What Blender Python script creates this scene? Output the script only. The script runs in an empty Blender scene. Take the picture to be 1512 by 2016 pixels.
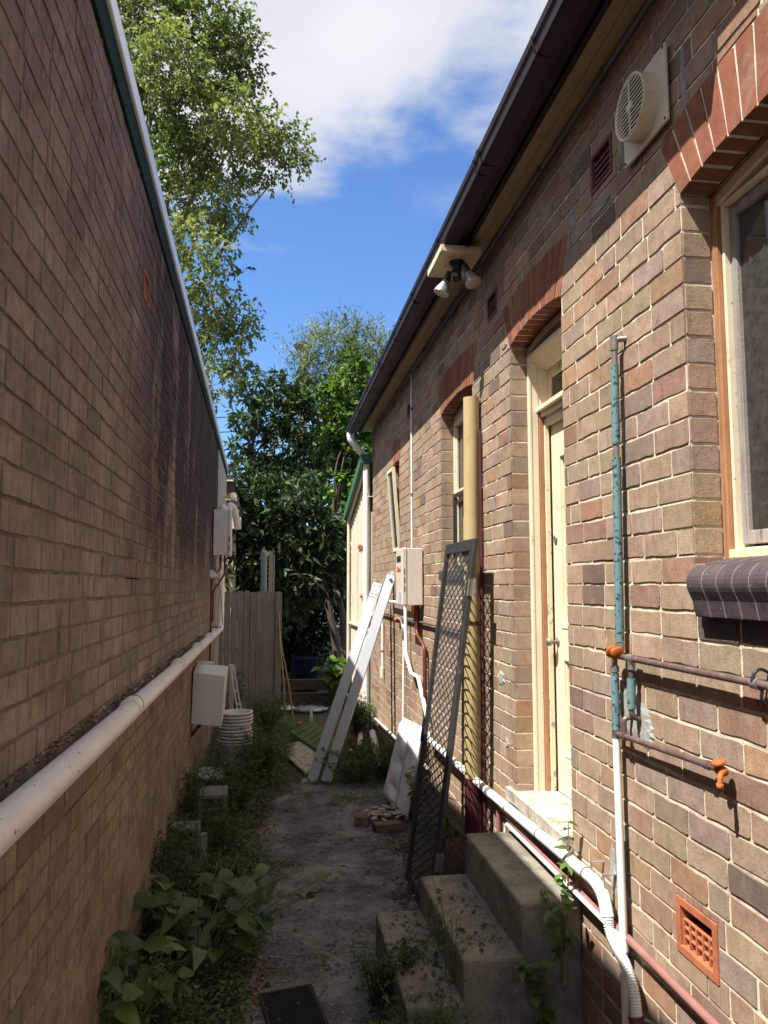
# lighting numbers, kept together
SUN_E = 4.6; SKY_S = .10; EXPO = 1.22; CLOUD = 4.0; SKYT = (.57,.76,1.0)
import bpy, math, random
from math import sin, cos, pi, radians, sqrt
from mathutils import Vector, Matrix
random.seed(11)
R = random.Random(5)
sc = bpy.context.scene
COL = sc.collection
H = 2.12                      # camera height
LA = radians(1.021)           # the left wall is turned this much from the right wall
D = 1.43                      # x of the right wall face
LW = 0.60                     # distance of the left wall face in its own frame

# ------------------------------------------------------------------ helpers
O3 = {}                        # where each thing's own origin stands
class MB:
    def __init__(s): s.v = []; s.f = []; s.c = []; s.m = []; s.sm = []
    def add(s, vs, fs, col=None, mi=0, smooth=False):
        b = len(s.v); s.v += [tuple(p) for p in vs]
        for f in fs:
            s.f.append(tuple(i + b for i in f)); s.c.append(col); s.m.append(mi); s.sm.append(smooth)
    def box(s, x0, x1, y0, y1, z0, z1, col=None, mi=0):
        s.add([(x0,y0,z0),(x1,y0,z0),(x1,y1,z0),(x0,y1,z0),(x0,y0,z1),(x1,y0,z1),(x1,y1,z1),(x0,y1,z1)],
              [(0,3,2,1),(4,5,6,7),(0,1,5,4),(1,2,6,5),(2,3,7,6),(3,0,4,7)], col, mi)
    def hexa(s, P, col=None, mi=0):      # 8 corners, bottom ring then top ring
        s.add(P, [(0,3,2,1),(4,5,6,7),(0,1,5,4),(1,2,6,5),(2,3,7,6),(3,0,4,7)], col, mi)
    def bar(s, p, q, w, h, up=(0,0,1), col=None, mi=0):
        p = Vector(p); q = Vector(q); d = (q-p).normalized(); u = Vector(up)
        a = d.cross(u)
        if a.length < 1e-4: a = d.cross(Vector((1,0,0)))
        a.normalize(); b = a.cross(d).normalized()
        a *= w/2; b *= h/2
        s.hexa([p-a-b, p+a-b, p+a+b, p-a+b, q-a-b, q+a-b, q+a+b, q-a+b], col, mi)
    def tube(s, pts, r, seg=10, fillet=0, cap=True, col=None, mi=0, radii=None):
        pts = [Vector(p) for p in pts]
        if fillet:
            out = [pts[0]]
            for i in range(1, len(pts)-1):
                a, b, c = pts[i-1], pts[i], pts[i+1]
                fl = min(fillet, (a-b).length*.45, (c-b).length*.45)
                p0 = b + (a-b).normalized()*fl; p1 = b + (c-b).normalized()*fl
                for k in range(6):
                    t = k/5; out.append(p0*(1-t)**2 + b*2*t*(1-t) + p1*t*t)
            out.append(pts[-1]); pts = out
        n = len(pts); rings = []; u = None
        for i in range(n):
            d = (pts[min(i+1,n-1)] - pts[max(i-1,0)]).normalized()
            if u is None:
                u = d.cross(Vector((0,0,1)))
                if u.length < 1e-3: u = d.cross(Vector((1,0,0)))
            u = (u - d*u.dot(d)).normalized(); w = d.cross(u)
            rr = radii[i] if radii else r
            rings.append([pts[i] + (u*cos(2*pi*k/seg) + w*sin(2*pi*k/seg))*rr for k in range(seg)])
        vs = [p for g in rings for p in g]; fs = []
        for i in range(n-1):
            for k in range(seg):
                fs.append((i*seg+k, i*seg+(k+1)%seg, (i+1)*seg+(k+1)%seg, (i+1)*seg+k))
        s.add(vs, fs, col, mi, True)
        if cap:
            s.add(rings[0], [tuple(reversed(range(seg)))], col, mi); s.add(rings[-1], [tuple(range(seg))], col, mi)
    def lathe(s, prof, c, axis, seg=24, col=None, mi=0, smooth=True):   # prof: (radius, distance along axis)
        ax = Vector(axis).normalized(); u = ax.orthogonal().normalized(); w = ax.cross(u); c = Vector(c)
        vs = []; fs = []
        for (r, t) in prof:
            for k in range(seg):
                vs.append(c + ax*t + (u*cos(2*pi*k/seg) + w*sin(2*pi*k/seg))*r)
        for i in range(len(prof)-1):
            for k in range(seg):
                fs.append((i*seg+k, i*seg+(k+1)%seg, (i+1)*seg+(k+1)%seg, (i+1)*seg+k))
        s.add(vs, fs, col, mi, smooth)
    def prism(s, poly, f, d0, d1, col=None, mi=0):     # poly of (a,z); f(a,z,d)->xyz, d0 front, d1 back
        n = len(poly)
        vs = [f(a,z,d0) for a,z in poly] + [f(a,z,d1) for a,z in poly]
        fs = [tuple(range(n)), tuple(reversed(range(n,2*n)))] + [(i, i+n, (i+1)%n+n, (i+1)%n) for i in range(n)]
        s.add(vs, fs, col, mi)
    def build(s, name, mat, parent=None, loc=None, bevel=0, subsurf=0, rz=0):
        o3 = (0,0,0)
        if parent is not None: o3 = tuple(O3[parent.name])
        elif loc is not None: o3 = loc
        me = bpy.data.meshes.new(name)
        me.from_pydata([(p[0]-o3[0], p[1]-o3[1], p[2]-o3[2]) for p in s.v], [], s.f)
        mats = mat if isinstance(mat, (list,tuple)) else [mat]
        for m in mats: me.materials.append(m)
        if len(mats) > 1: me.polygons.foreach_set('material_index', s.m)
        me.polygons.foreach_set('use_smooth', s.sm)
        if any(c is not None for c in s.c):
            at = me.color_attributes.new('Col', 'FLOAT_COLOR', 'CORNER')
            buf = []
            for f, c in zip(s.f, s.c):
                c = c or (1,1,1)
                buf += [c[0],c[1],c[2],1.0]*len(f)
            at.data.foreach_set('color', buf)
        me.update()
        ob = bpy.data.objects.new(name, me); COL.objects.link(ob)
        O3[ob.name] = tuple(o3)
        if parent is not None: ob.parent = parent
        else:
            ob.location = Matrix.Rotation(rz,3,'Z') @ Vector(o3); ob.rotation_euler.z = rz
        if bevel:
            md = ob.modifiers.new('bev','BEVEL'); md.width = bevel; md.segments = 2; md.limit_method = 'ANGLE'; md.angle_limit = radians(40)
        if subsurf:
            md = ob.modifiers.new('sub','SUBSURF'); md.levels = subsurf; md.render_levels = subsurf
        return ob

def tag(o, label, cat, group=None):
    o['label'] = label; o['category'] = cat
    if group: o['group'] = group
    return o
def T(name, label, cat, loc=(0,0,0), left=False, group=None):
    o = bpy.data.objects.new(name, None); COL.objects.link(o)
    o.empty_display_size = .1
    rz = LA if left else 0
    o.location = Matrix.Rotation(rz,3,'Z') @ Vector(loc); o.rotation_euler.z = rz
    O3[o.name] = tuple(loc)
    return tag(o, label, cat, group)
def single(mb, name, label, cat, mat, loc, left=False, group=None, **k):
    return tag(mb.build(name, mat, None, loc, rz=LA if left else 0, **k), label, cat, group)
def struct(mb, name, mat, kind='structure'):
    o = mb.build(name, mat, None, (0,0,0)); o['kind'] = kind; return o

# ------------------------------------------------------------------ materials
def N(nt, t, **kw):
    n = nt.nodes.new(t)
    for k, v in kw.items():
        if k in n.inputs: n.inputs[k].default_value = v
        else: setattr(n, k, v)
    return n
def newmat(name):
    m = bpy.data.materials.new(name); m.use_nodes = True; nt = m.node_tree
    return m, nt, nt.nodes['Principled BSDF'], nt.nodes['Material Output']
def noise(nt, scale, detail=4, rough=.6, vec=None, sc3=None):
    n = N(nt, 'ShaderNodeTexNoise', Scale=scale, Detail=detail, Roughness=rough)
    tc = nt.nodes.get('TC') or N(nt, 'ShaderNodeTexCoord', name='TC')
    src = vec or tc.outputs['Object']
    if sc3:
        mp = N(nt, 'ShaderNodeMapping'); mp.inputs['Scale'].default_value = sc3
        nt.links.new(src, mp.inputs['Vector']); src = mp.outputs['Vector']
    nt.links.new(src, n.inputs['Vector']); return n
def ramp(nt, src, p0, p1, c0=(0,0,0,1), c1=(1,1,1,1)):
    r = N(nt, 'ShaderNodeValToRGB'); e = r.color_ramp.elements
    e[0].position = p0; e[1].position = p1
    e[0].color = tuple(c0)[:3]+(1,); e[1].color = tuple(c1)[:3]+(1,)
    nt.links.new(src, r.inputs['Fac']); return r
def mixc(nt, fac, a, b, mode='MIX'):
    m = N(nt, 'ShaderNodeMix', data_type='RGBA', blend_type=mode)
    for sock, v in ((m.inputs[0], fac), (m.inputs[6], a), (m.inputs[7], b)):
        if isinstance(v, (int,float)): sock.default_value = v
        elif isinstance(v, (tuple,list)): sock.default_value = tuple(v)[:3]+(1,)
        else: nt.links.new(v, sock)
    return m.outputs[2]
def bump(nt, bs, h, strength, dist=.01):
    b = N(nt, 'ShaderNodeBump', Strength=strength, Distance=dist)
    nt.links.new(h, b.inputs['Height']); nt.links.new(b.outputs['Normal'], bs.inputs['Normal'])
def mk(name, col, rough=.6, var=.18, scale=6, bstr=.25, bscale=90, metal=0, dirt=None, dscale=4, dlo=.5, dhi=.72, streak=None, spec=.4, fine=None, crack=None, moss=None):
    m, nt, bs, out = newmat(name)
    n = noise(nt, scale, 5, .65)
    c = ramp(nt, n.outputs['Fac'], .3, .7, [q*(1-var) for q in col], [min(1,q*(1+var)) for q in col]).outputs['Color']
    if dirt:
        d = noise(nt, dscale, 7, .7, sc3=streak)
        c = mixc(nt, ramp(nt, d.outputs['Fac'], dlo, dhi).outputs['Color'], c, dirt)
    if fine:
        f = noise(nt, fine[0], 2, .5)
        c = mixc(nt, ramp(nt, f.outputs['Fac'], fine[1], fine[2]).outputs['Color'], c, fine[3])
    if moss:
        f = noise(nt, moss[0], 6, .75)
        c = mixc(nt, ramp(nt, f.outputs['Fac'], moss[1], moss[2]).outputs['Color'], c, moss[3])
    if crack:
        f = noise(nt, crack[0], 5, .6); g = N(nt, 'ShaderNodeMath', operation='SUBTRACT'); nt.links.new(f.outputs['Fac'], g.inputs[0]); g.inputs[1].default_value = .5
        h = N(nt, 'ShaderNodeMath', operation='ABSOLUTE'); nt.links.new(g.outputs[0], h.inputs[0])
        c = mixc(nt, ramp(nt, h.outputs[0], 0, crack[1]).outputs['Color'], crack[2], c)
    nt.links.new(c, bs.inputs['Base Color'])
    bs.inputs['Roughness'].default_value = rough; bs.inputs['Metallic'].default_value = metal
    bs.inputs['Specular IOR Level'].default_value = spec
    if bstr:
        bump(nt, bs, noise(nt, bscale, 4, .7).outputs['Fac'], bstr, .004)
    return m

def math2(nt, a, k):
    m = N(nt, 'ShaderNodeMath', operation='MULTIPLY'); nt.links.new(a, m.inputs[0]); m.inputs[1].default_value = k; return m.outputs[0]
def brickmat(name, dark=1.0, soot=False, speck=(.62,.72), stainy=.0):
    m, nt, bs, out = newmat(name)
    at = N(nt, 'ShaderNodeAttribute', attribute_name='Col')
    n1 = noise(nt, 22, 5, .7)
    c = mixc(nt, 1.0, at.outputs['Color'], ramp(nt, n1.outputs['Fac'], .25, .78, (.74,.72,.70), (1.2,1.2,1.2)).outputs['Color'], 'MULTIPLY')
    st = noise(nt, 1.0, 3, .6, sc3=(42,42,5))          # vertical firing streaks
    c = mixc(nt, ramp(nt, st.outputs['Fac'], .60, .70).outputs['Color'], c, mixc(nt, .55, c, (.20,.075,.045)))
    blo = noise(nt, 7.5, 5, .7)                          # kiln blotches inside each brick
    c = mixc(nt, ramp(nt, blo.outputs['Fac'], .52, .72).outputs['Color'], c, mixc(nt, .5, c, (.16,.10,.075)))
    pal_ = noise(nt, 5.2, 4, .7)
    c = mixc(nt, ramp(nt, pal_.outputs['Fac'], .58, .74).outputs['Color'], c, mixc(nt, .35, c, (.42,.36,.29)))
    big = noise(nt, 2.2, 4, .6)
    c = mixc(nt, 1.0, c, ramp(nt, big.outputs['Fac'], .3, .72, (.84,.82,.80), (1.1,1.1,1.08)).outputs['Color'], 'MULTIPLY')
    sp = noise(nt, 200, 2, .55)
    c = mixc(nt, ramp(nt, sp.outputs['Fac'], *speck).outputs['Color'], c, (.045,.032,.028))
    if soot:                                            # old rain streaks, dark, running down brick by brick
        rs = noise(nt, 1.0, 4, .65, sc3=(30,30,3.2))
        c = mixc(nt, 1.0, c, ramp(nt, rs.outputs['Fac'], .52, .72, (1.04,1.04,1.03), (.62,.56,.53)).outputs['Color'], 'MULTIPLY')
        gm = noise(nt, 3.0, 5, .7)
        c = mixc(nt, 1.0, c, ramp(nt, gm.outputs['Fac'], .35, .70, (1.08,1.08,1.08), (.66,.62,.62)).outputs['Color'], 'MULTIPLY')
    if soot:                                            # black algae stains running down under the capping
        tc = nt.nodes['TC']
        sx = N(nt, 'ShaderNodeSeparateXYZ'); nt.links.new(tc.outputs['Object'], sx.inputs[0])
        run = noise(nt, 1.0, 5, .65, sc3=(1,2.2,.85))
        a = N(nt, 'ShaderNodeMapRange', interpolation_type='SMOOTHSTEP'); nt.links.new(sx.outputs['Z'], a.inputs[0])
        a.inputs[1].default_value = 1.8; a.inputs[2].default_value = 2.6
        b = N(nt, 'ShaderNodeMapRange', interpolation_type='SMOOTHSTEP'); nt.links.new(sx.outputs['Y'], b.inputs[0])
        b.inputs[1].default_value = -1.9; b.inputs[2].default_value = -.2
        q = N(nt, 'ShaderNodeMath', operation='MULTIPLY'); nt.links.new(a.outputs[0], q.inputs[0]); nt.links.new(b.outputs[0], q.inputs[1])
        q2 = N(nt, 'ShaderNodeMath', operation='MULTIPLY'); nt.links.new(q.outputs[0], q2.inputs[0])
        nt.links.new(ramp(nt, run.outputs['Fac'], .36, .46).outputs['Color'], q2.inputs[1])
        br = noise(nt, 9, 4, .8)
        q3 = N(nt, 'ShaderNodeMath', operation='MULTIPLY'); nt.links.new(q2.outputs[0], q3.inputs[0])
        nt.links.new(ramp(nt, br.outputs['Fac'], .22, .42).outputs['Color'], q3.inputs[1])
        up = N(nt, 'ShaderNodeMapRange', interpolation_type='SMOOTHSTEP'); nt.links.new(sx.outputs['Z'], up.inputs[0]); up.inputs[1].default_value = 2.4; up.inputs[2].default_value = 3.9; up.inputs[4].default_value = .75
        c = mixc(nt, up.outputs[0], c, mixc(nt, 1.0, c, (.66,.56,.58), 'MULTIPLY'))
        c = mixc(nt, math2(nt, q3.outputs[0], .93), c, (.030,.015,.015))
    nt.links.new(c, bs.inputs['Base Color'])
    bs.inputs['Roughness'].default_value = .88; bs.inputs['Specular IOR Level'].default_value = .2
    hb = N(nt, 'ShaderNodeMath', operation='ADD'); nb = noise(nt, 110, 5, .75)
    nt.links.new(n1.outputs['Fac'], hb.inputs[0]); nt.links.new(nb.outputs['Fac'], hb.inputs[1])
    bump(nt, bs, hb.outputs[0], .5, .004)
    return m

def leafmat(name, rough=.45, trans=.3, spec=.5):
    m, nt, bs, out = newmat(name)
    at = N(nt, 'ShaderNodeAttribute', attribute_name='Col')
    n1 = noise(nt, 14, 3, .6)
    c = mixc(nt, 1.0, at.outputs['Color'], ramp(nt, n1.outputs['Fac'], .3, .7, (.8,.8,.8), (1.15,1.15,1.1)).outputs['Color'], 'MULTIPLY')
    nt.links.new(c, bs.inputs['Base Color']); bs.inputs['Roughness'].default_value = rough
    bs.inputs['Specular IOR Level'].default_value = spec
    tr = N(nt, 'ShaderNodeBsdfTranslucent')
    nt.links.new(mixc(nt, 1.0, c, (1.25,1.35,.6), 'MULTIPLY'), tr.inputs['Color'])
    mx = N(nt, 'ShaderNodeMixShader'); mx.inputs[0].default_value = trans
    nt.links.new(bs.outputs[0], mx.inputs[1]); nt.links.new(tr.outputs[0], mx.inputs[2]); nt.links.new(mx.outputs[0], out.inputs['Surface'])
    return m

M = {}
M['brickR'] = brickmat('brick_right')
M['brickL'] = brickmat('brick_left', soot=True, speck=(.66,.76))
M['arch'] = brickmat('brick_arch', speck=(.68,.76))
M['mortarR'] = mk('mortar_cream', (.66,.57,.45), .95, .25, 12, 1.0, 140, dirt=(.24,.21,.17), dscale=3.5, dlo=.52, dhi=.68)
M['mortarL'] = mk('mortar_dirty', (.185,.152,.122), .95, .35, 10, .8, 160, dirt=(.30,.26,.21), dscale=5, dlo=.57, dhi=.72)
M['cement'] = mk('cement_patch', (.30,.30,.28), .95, .2, 14, .9, 60)
M['cream'] = mk('cream_paint', (.71,.62,.46), .5, .08, 4, .18, 50, dirt=(.44,.34,.23), dscale=11, dlo=.60, dhi=.72, fine=(60,.68,.72,(.30,.24,.17)))
M['creamOld'] = mk('cream_paint_peeling', (.72,.60,.40), .6, .08, 8, .5, 45, dirt=(.30,.26,.21), dscale=16, dlo=.58, dhi=.62)
M['soffit'] = mk('soffit_paint', (.40,.31,.18), .6, .12, 5, .15, 40, dirt=(.2,.15,.1), dscale=5, dlo=.56, dhi=.75)
M['orangewood'] = mk('raw_orange_timber', (.37,.185,.09), .6, .25, 3, .3, 50, dirt=(.2,.085,.035), dscale=1, streak=(60,60,2.5), dlo=.5, dhi=.68)
M['greywood'] = mk('weathered_timber', (.30,.27,.245), .85, .2, 4, .5, 60, dirt=(.11,.095,.085), dscale=1, streak=(70,70,2.5), dlo=.5, dhi=.7)
M['palings'] = mk('paling_timber', (.205,.188,.172), .9, .22, 4, .5, 50, dirt=(.07,.055,.05), dscale=1, streak=(38,38,1.6), dlo=.53, dhi=.72)
M['gutter'] = mk('gutter_brown', (.022,.010,.014), .5, .25, 6, .1, 30, dirt=(.05,.036,.03), dscale=5, dlo=.62, dhi=.8, spec=.2)
M['roof'] = mk('roof_dark', (.06,.045,.045), .6, .2, 6)
M['white'] = mk('white_pvc', (.80,.79,.76), .35, .05, 3, .04, 30, dirt=(.45,.40,.34), dscale=7, dlo=.64, dhi=.82)
M['whitepipeL'] = mk('white_pvc_dusty', (.76,.74,.71), .42, .07, 4, .06, 40, dirt=(.45,.40,.34), dscale=5, dlo=.62, dhi=.82, fine=(45,.67,.72,(.25,.2,.16)))
M['greyring'] = mk('grey_rubber_ring', (.15,.15,.15), .6)
M['heater'] = mk('heater_enamel', (.62,.55,.48), .4, .04, 3, .03, 30, dirt=(.38,.32,.27), dscale=5, dlo=.66, dhi=.8)
M['whitebox'] = mk('white_enamel', (.66,.65,.63), .45, .05, 3, .05, 30, dirt=(.4,.38,.34), dscale=6, dlo=.64, dhi=.8)
M['black'] = mk('black_plastic', (.018,.018,.022), .4, .2, 6, .05)
M['steelblk'] = mk('black_powder_coat', (.035,.034,.034), .45, .25, 8, .12, 60, dirt=(.16,.14,.12), dscale=14, dlo=.58, dhi=.75)
M['copper'] = mk('copper_dull', (.155,.10,.09), .45, .3, 12, .15, 60, metal=.35, dirt=(.22,.19,.17), dscale=18, dlo=.5, dhi=.7)
M['copperL'] = mk('copper_brown', (.13,.045,.03), .5, .3, 12, .1, 60, metal=.3)
M['teal'] = mk('teal_lagging', (.125,.22,.235), .6, .15, 10, .2, 80, fine=(55,.585,.62,(.03,.045,.05)))
M['redpipe'] = mk('red_brown_pipe', (.27,.125,.11), .5, .15, 10, .1, 60)
M['brass'] = mk('grey_brass', (.30,.27,.24), .4, .2, 20, .1, metal=.6)
M['orange'] = mk('orange_tap', (.42,.105,.018), .7, .3, 30, .5, 70, dirt=(.20,.05,.02), dscale=40, dlo=.5, dhi=.7)
M['yellow'] = mk('yellow_pvc', (.47,.365,.185), .42, .08, 4, .06, 30, dirt=(.32,.245,.13), dscale=5, dlo=.6, dhi=.8)
M['maroon'] = mk('maroon_paint', (.085,.022,.026), .5, .2, 5)
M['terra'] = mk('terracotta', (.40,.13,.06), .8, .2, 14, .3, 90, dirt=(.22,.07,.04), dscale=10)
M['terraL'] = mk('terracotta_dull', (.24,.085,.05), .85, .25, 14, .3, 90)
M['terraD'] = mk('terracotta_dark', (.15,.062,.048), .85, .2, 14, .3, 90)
M['hole'] = mk('dark_void', (.008,.007,.006), 1, .1, 5, 0)
M['sill'] = mk('plum_brick', (.070,.054,.058), .62, .3, 9, .4, 70, dirt=(.035,.028,.03), dscale=14, dlo=.5, dhi=.7, fine=(70,.71,.74,(.26,.23,.21)))
M['sillmortar'] = mk('sill_mortar', (.20,.178,.155), .9, .2, 12)
M['fan'] = mk('fan_plastic', (.66,.58,.46), .5, .06, 5, .05, 30, dirt=(.34,.24,.15), dscale=5, dlo=.57, dhi=.76)
M['alu'] = mk('silver_paint_aluminium', (.43,.45,.48), .34, .05, 3, .04, 30, metal=.3, dirt=(.36,.35,.34), dscale=8, dlo=.62, dhi=.78)
M['zinc'] = mk('galvanised', (.55,.60,.64), .28, .1, 6, .06, 20, metal=.75)
M['capping'] = mk('zincalume_capping', (.78,.82,.84), .35, .06, 3, .05, 20, metal=.25)
M['green'] = mk('green_trim', (.010,.026,.021), .85, .2, 6, spec=.1)
M['greenroof'] = mk('green_roof', (.045,.16,.10), .5, .15, 5)
M['concrete'] = mk('concrete_steps', (.26,.235,.19), .95, .28, 3, .7, 70, dirt=(.075,.068,.056), dscale=2.6, dlo=.45, dhi=.7, fine=(140,.60,.66,(.10,.09,.075)), crack=(2.2,.004,(.06,.052,.044)), moss=(5,.60,.72,(.07,.075,.04)))
M['slab'] = mk('stone_slab', (.42,.38,.32), .85, .18, 6, .6, 40, dirt=(.2,.17,.13), dscale=8, dlo=.5, dhi=.68, crack=(3,.006,(.12,.1,.08)))
M['block'] = mk('concrete_block', (.18,.168,.148), .95, .2, 8, .8, 80, dirt=(.08,.08,.06), dscale=5, dlo=.5, dhi=.7)
M['shedwall'] = mk('shed_paint', (.60,.53,.41), .6, .1, 4, .1, 40, dirt=(.33,.29,.24), dscale=1, streak=(9,9,.6), dlo=.5, dhi=.68)  # the dirt streaks paint in the upright shading stripes of the corrugated wall
M['panel'] = mk('render_panel', (.46,.45,.41), .7, .08, 4, .2, 40)
M['rubble'] = mk('broken_brick', (.15,.105,.082), .95, .3, 10, .8, 60)
M['shard'] = mk('mortar_shards', (.34,.31,.27), .95, .25, 12, .8, 60)
M['rubber'] = mk('black_rubber', (.020,.019,.022), .75, .3, 10, .2)
M['stick'] = mk('bare_stick', (.26,.20,.13), .9, .25, 10, .4)
M['bark'] = mk('bark', (.085,.066,.052), .95, .3, 6, .9, 30)
M['barkpale'] = mk('bark_pale', (.22,.19,.15), .95, .3, 6, .8, 30)
M['blue'] = mk('blue_plastic', (.007,.009,.026), .7, spec=.1)
M['greypole'] = mk('grey_pvc', (.22,.25,.31), .5, .1, 5)
M['corr'] = mk('corrugated_zinc', (.42,.46,.47), .5, .15, 4, .1, metal=.3)
M['iron'] = mk('black_iron', (.015,.015,.017), .6)
M['timberdk'] = mk('sleeper_timber', (.09,.06,.045), .9, .3, 4, .5)
M['polewhite'] = mk('pale_pole', (.62,.62,.60), .6, .1, 4)
M['grass'] = mk('artificial_turf', (.075,.12,.035), .9, .3, 20, .9, 200)
M['pink'] = mk('pink_plastic', (.75,.16,.18), .5)
M['amber'] = mk('amber_bracket', (.65,.36,.04), .5)
M['opal'] = mk('opal_glass', (.85,.82,.82), .25)
M['foil'] = mk('clear_plastic', (.7,.7,.7), .2)
M['curtain'] = mk('curtain_grey', (.62,.60,.58), .9, .12, 5, .2, dirt=(.3,.27,.24), dscale=3, streak=(14,14,.8), dlo=.5, dhi=.7)
M['curtainWarm'] = mk('curtain_stained', (.46,.36,.21), .9, .2, 6, .2)
M['room'] = mk('dark_room', (.05,.045,.045), 1, .1, 3, 0)
M['cushion'] = mk('white_fabric', (.74,.72,.72), .9, .04, 4, .25, 300, dirt=(.55,.52,.5), dscale=3, dlo=.55, dhi=.75)
M['piping'] = mk('grey_piping', (.33,.32,.33), .9, .1, 10)
def leafcol(M_=M):
    M_['leafA'] = leafmat('leaf_pale', .5, .42, .3)
    M_['leafB'] = leafmat('leaf_glossy', .5, .2, .16)
    M_['leafW'] = leafmat('leaf_weed', .5, .3, .35)
leafcol()
# window glass: clear sheet, a bit dusty
def glassmat(name, dust=.10, tint=(.9,.92,.92), base=(.55,.52,.48)):
    m, nt, bs, out = newmat(name)
    nt.nodes.remove(bs)
    tr = N(nt,'ShaderNodeBsdfTransparent'); tr.inputs[0].default_value = tint+(1,)
    gl = N(nt,'ShaderNodeBsdfGlossy'); gl.inputs['Roughness'].default_value = .03
    df = N(nt,'ShaderNodeBsdfDiffuse'); df.inputs[0].default_value = base+(1,)
    fr = N(nt,'ShaderNodeFresnel', IOR=1.5)
    a = N(nt,'ShaderNodeMixShader'); b = N(nt,'ShaderNodeMixShader')
    nt.links.new(fr.outputs[0], a.inputs[0]); nt.links.new(tr.outputs[0], a.inputs[1]); nt.links.new(gl.outputs[0], a.inputs[2])
    d = noise(nt, 30, 6, .7)
    r = N(nt,'ShaderNodeMapRange'); nt.links.new(d.outputs['Fac'], r.inputs[0])
    r.inputs[1].default_value=.3; r.inputs[2].default_value=.75; r.inputs[3].default_value=dust*.5; r.inputs[4].default_value=dust*1.6
    nt.links.new(r.outputs[0], b.inputs[0]); nt.links.new(a.outputs[0], b.inputs[1]); nt.links.new(df.outputs[0], b.inputs[2])
    nt.links.new(b.outputs[0], out.inputs['Surface']); return m
M['glass'] = glassmat('dusty_glass', .07)
m_, nt_, bs_, out_ = newmat('fly_screen'); nt_.nodes.remove(bs_)
a_ = N(nt_,'ShaderNodeBsdfTransparent'); b_ = N(nt_,'ShaderNodeBsdfDiffuse'); b_.inputs[0].default_value = (.30,.30,.31,1); c_ = N(nt_,'ShaderNodeMixShader'); c_.inputs[0].default_value = .20
nt_.links.new(a_.outputs[0], c_.inputs[1]); nt_.links.new(b_.outputs[0], c_.inputs[2]); nt_.links.new(c_.outputs[0], out_.inputs['Surface']); M['flyscreen'] = m_
# ------------------------------------------------------------------ brickwork
def jit(c, a=.12):
    k = 1 + R.uniform(-a, a); return tuple(max(.01, q*k*(1+R.uniform(-.04,.04))) for q in c)
PALR = [(.365,.270,.195)]*12 + [(.345,.255,.182)]*10 + [(.33,.252,.195)]*5 + [(.37,.245,.158)]*3 + [(.33,.20,.132)]*2 + [(.30,.225,.18)]*2 + [(.28,.175,.135)]*2 + [(.20,.145,.118)]*1
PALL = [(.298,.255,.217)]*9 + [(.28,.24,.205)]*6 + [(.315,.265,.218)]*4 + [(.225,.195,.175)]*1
PALA = [(.27,.105,.066)]*5 + [(.31,.125,.075)]*3 + [(.22,.08,.055)]*2
def one_brick(mb, f, poly, depth, col, fine=True, back=-.012, rough=.0012):
    """poly: outline in (a,z), counter-clockwise; a rounded, slightly ragged brick face."""
    pts = []
    n = len(poly)
    if fine:
        for i in range(n):
            p = poly[i]; q = poly[(i+1) % n]; L = math.hypot(q[0]-p[0], q[1]-p[1])
            k = 4 if L > .15 else (2 if L > .05 else 1)
            pr = poly[i-1]; c = .004
            d1 = (q[0]-p[0], q[1]-p[1]); l0 = math.hypot(pr[0]-p[0], pr[1]-p[1]) or 1; d0 = ((pr[0]-p[0])/l0, (pr[1]-p[1])/l0)
            if L < 1e-5: continue
            d1 = (d1[0]/L, d1[1]/L)
            cc = min(R.uniform(.002,.007), L*.3, l0*.3)
            pts.append((p[0]+d0[0]*cc, p[1]+d0[1]*cc)); pts.append((p[0]+d1[0]*cc, p[1]+d1[1]*cc))
            for j in range(1, k):
                t = j/k; nn = (-d1[1], d1[0]); e = R.uniform(-rough*1.6, rough)
                pts.append((p[0]+(q[0]-p[0])*t - nn[0]*e, p[1]+(q[1]-p[1])*t - nn[1]*e))
    else: pts = list(poly)
    m = len(pts); ca = sum(p[0] for p in pts)/m; cz = sum(p[1] for p in pts)/m
    ta = R.uniform(-.005,.005); tz = R.uniform(-.008,.008)
    def dd(a, z): return depth + (a-ca)*ta + (z-cz)*tz
    if fine:
        inner = []
        for a, z in pts:
            l = math.hypot(a-ca, z-cz) or 1; s = max(0, 1-.0017/l); inner.append((ca+(a-ca)*s, cz+(z-cz)*s))
        vs = [f(a,z,dd(a,z)) for a,z in inner] + [f(a,z,dd(a,z)-.0018) for a,z in pts] + [f(a,z,back) for a,z in pts]
        fs = [tuple(range(m))]
        for r in (0, m):
            fs += [(r+i, r+m+i, r+m+(i+1)%m, r+(i+1)%m) for i in range(m)]
    else:
        vs = [f(a,z,dd(a,z)) for a,z in pts] + [f(a,z,back) for a,z in pts]
        fs = [tuple(range(m))] + [(i, m+i, m+(i+1)%m, (i+1)%m) for i in range(m)]
    mb.add(vs, fs, col)

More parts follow.
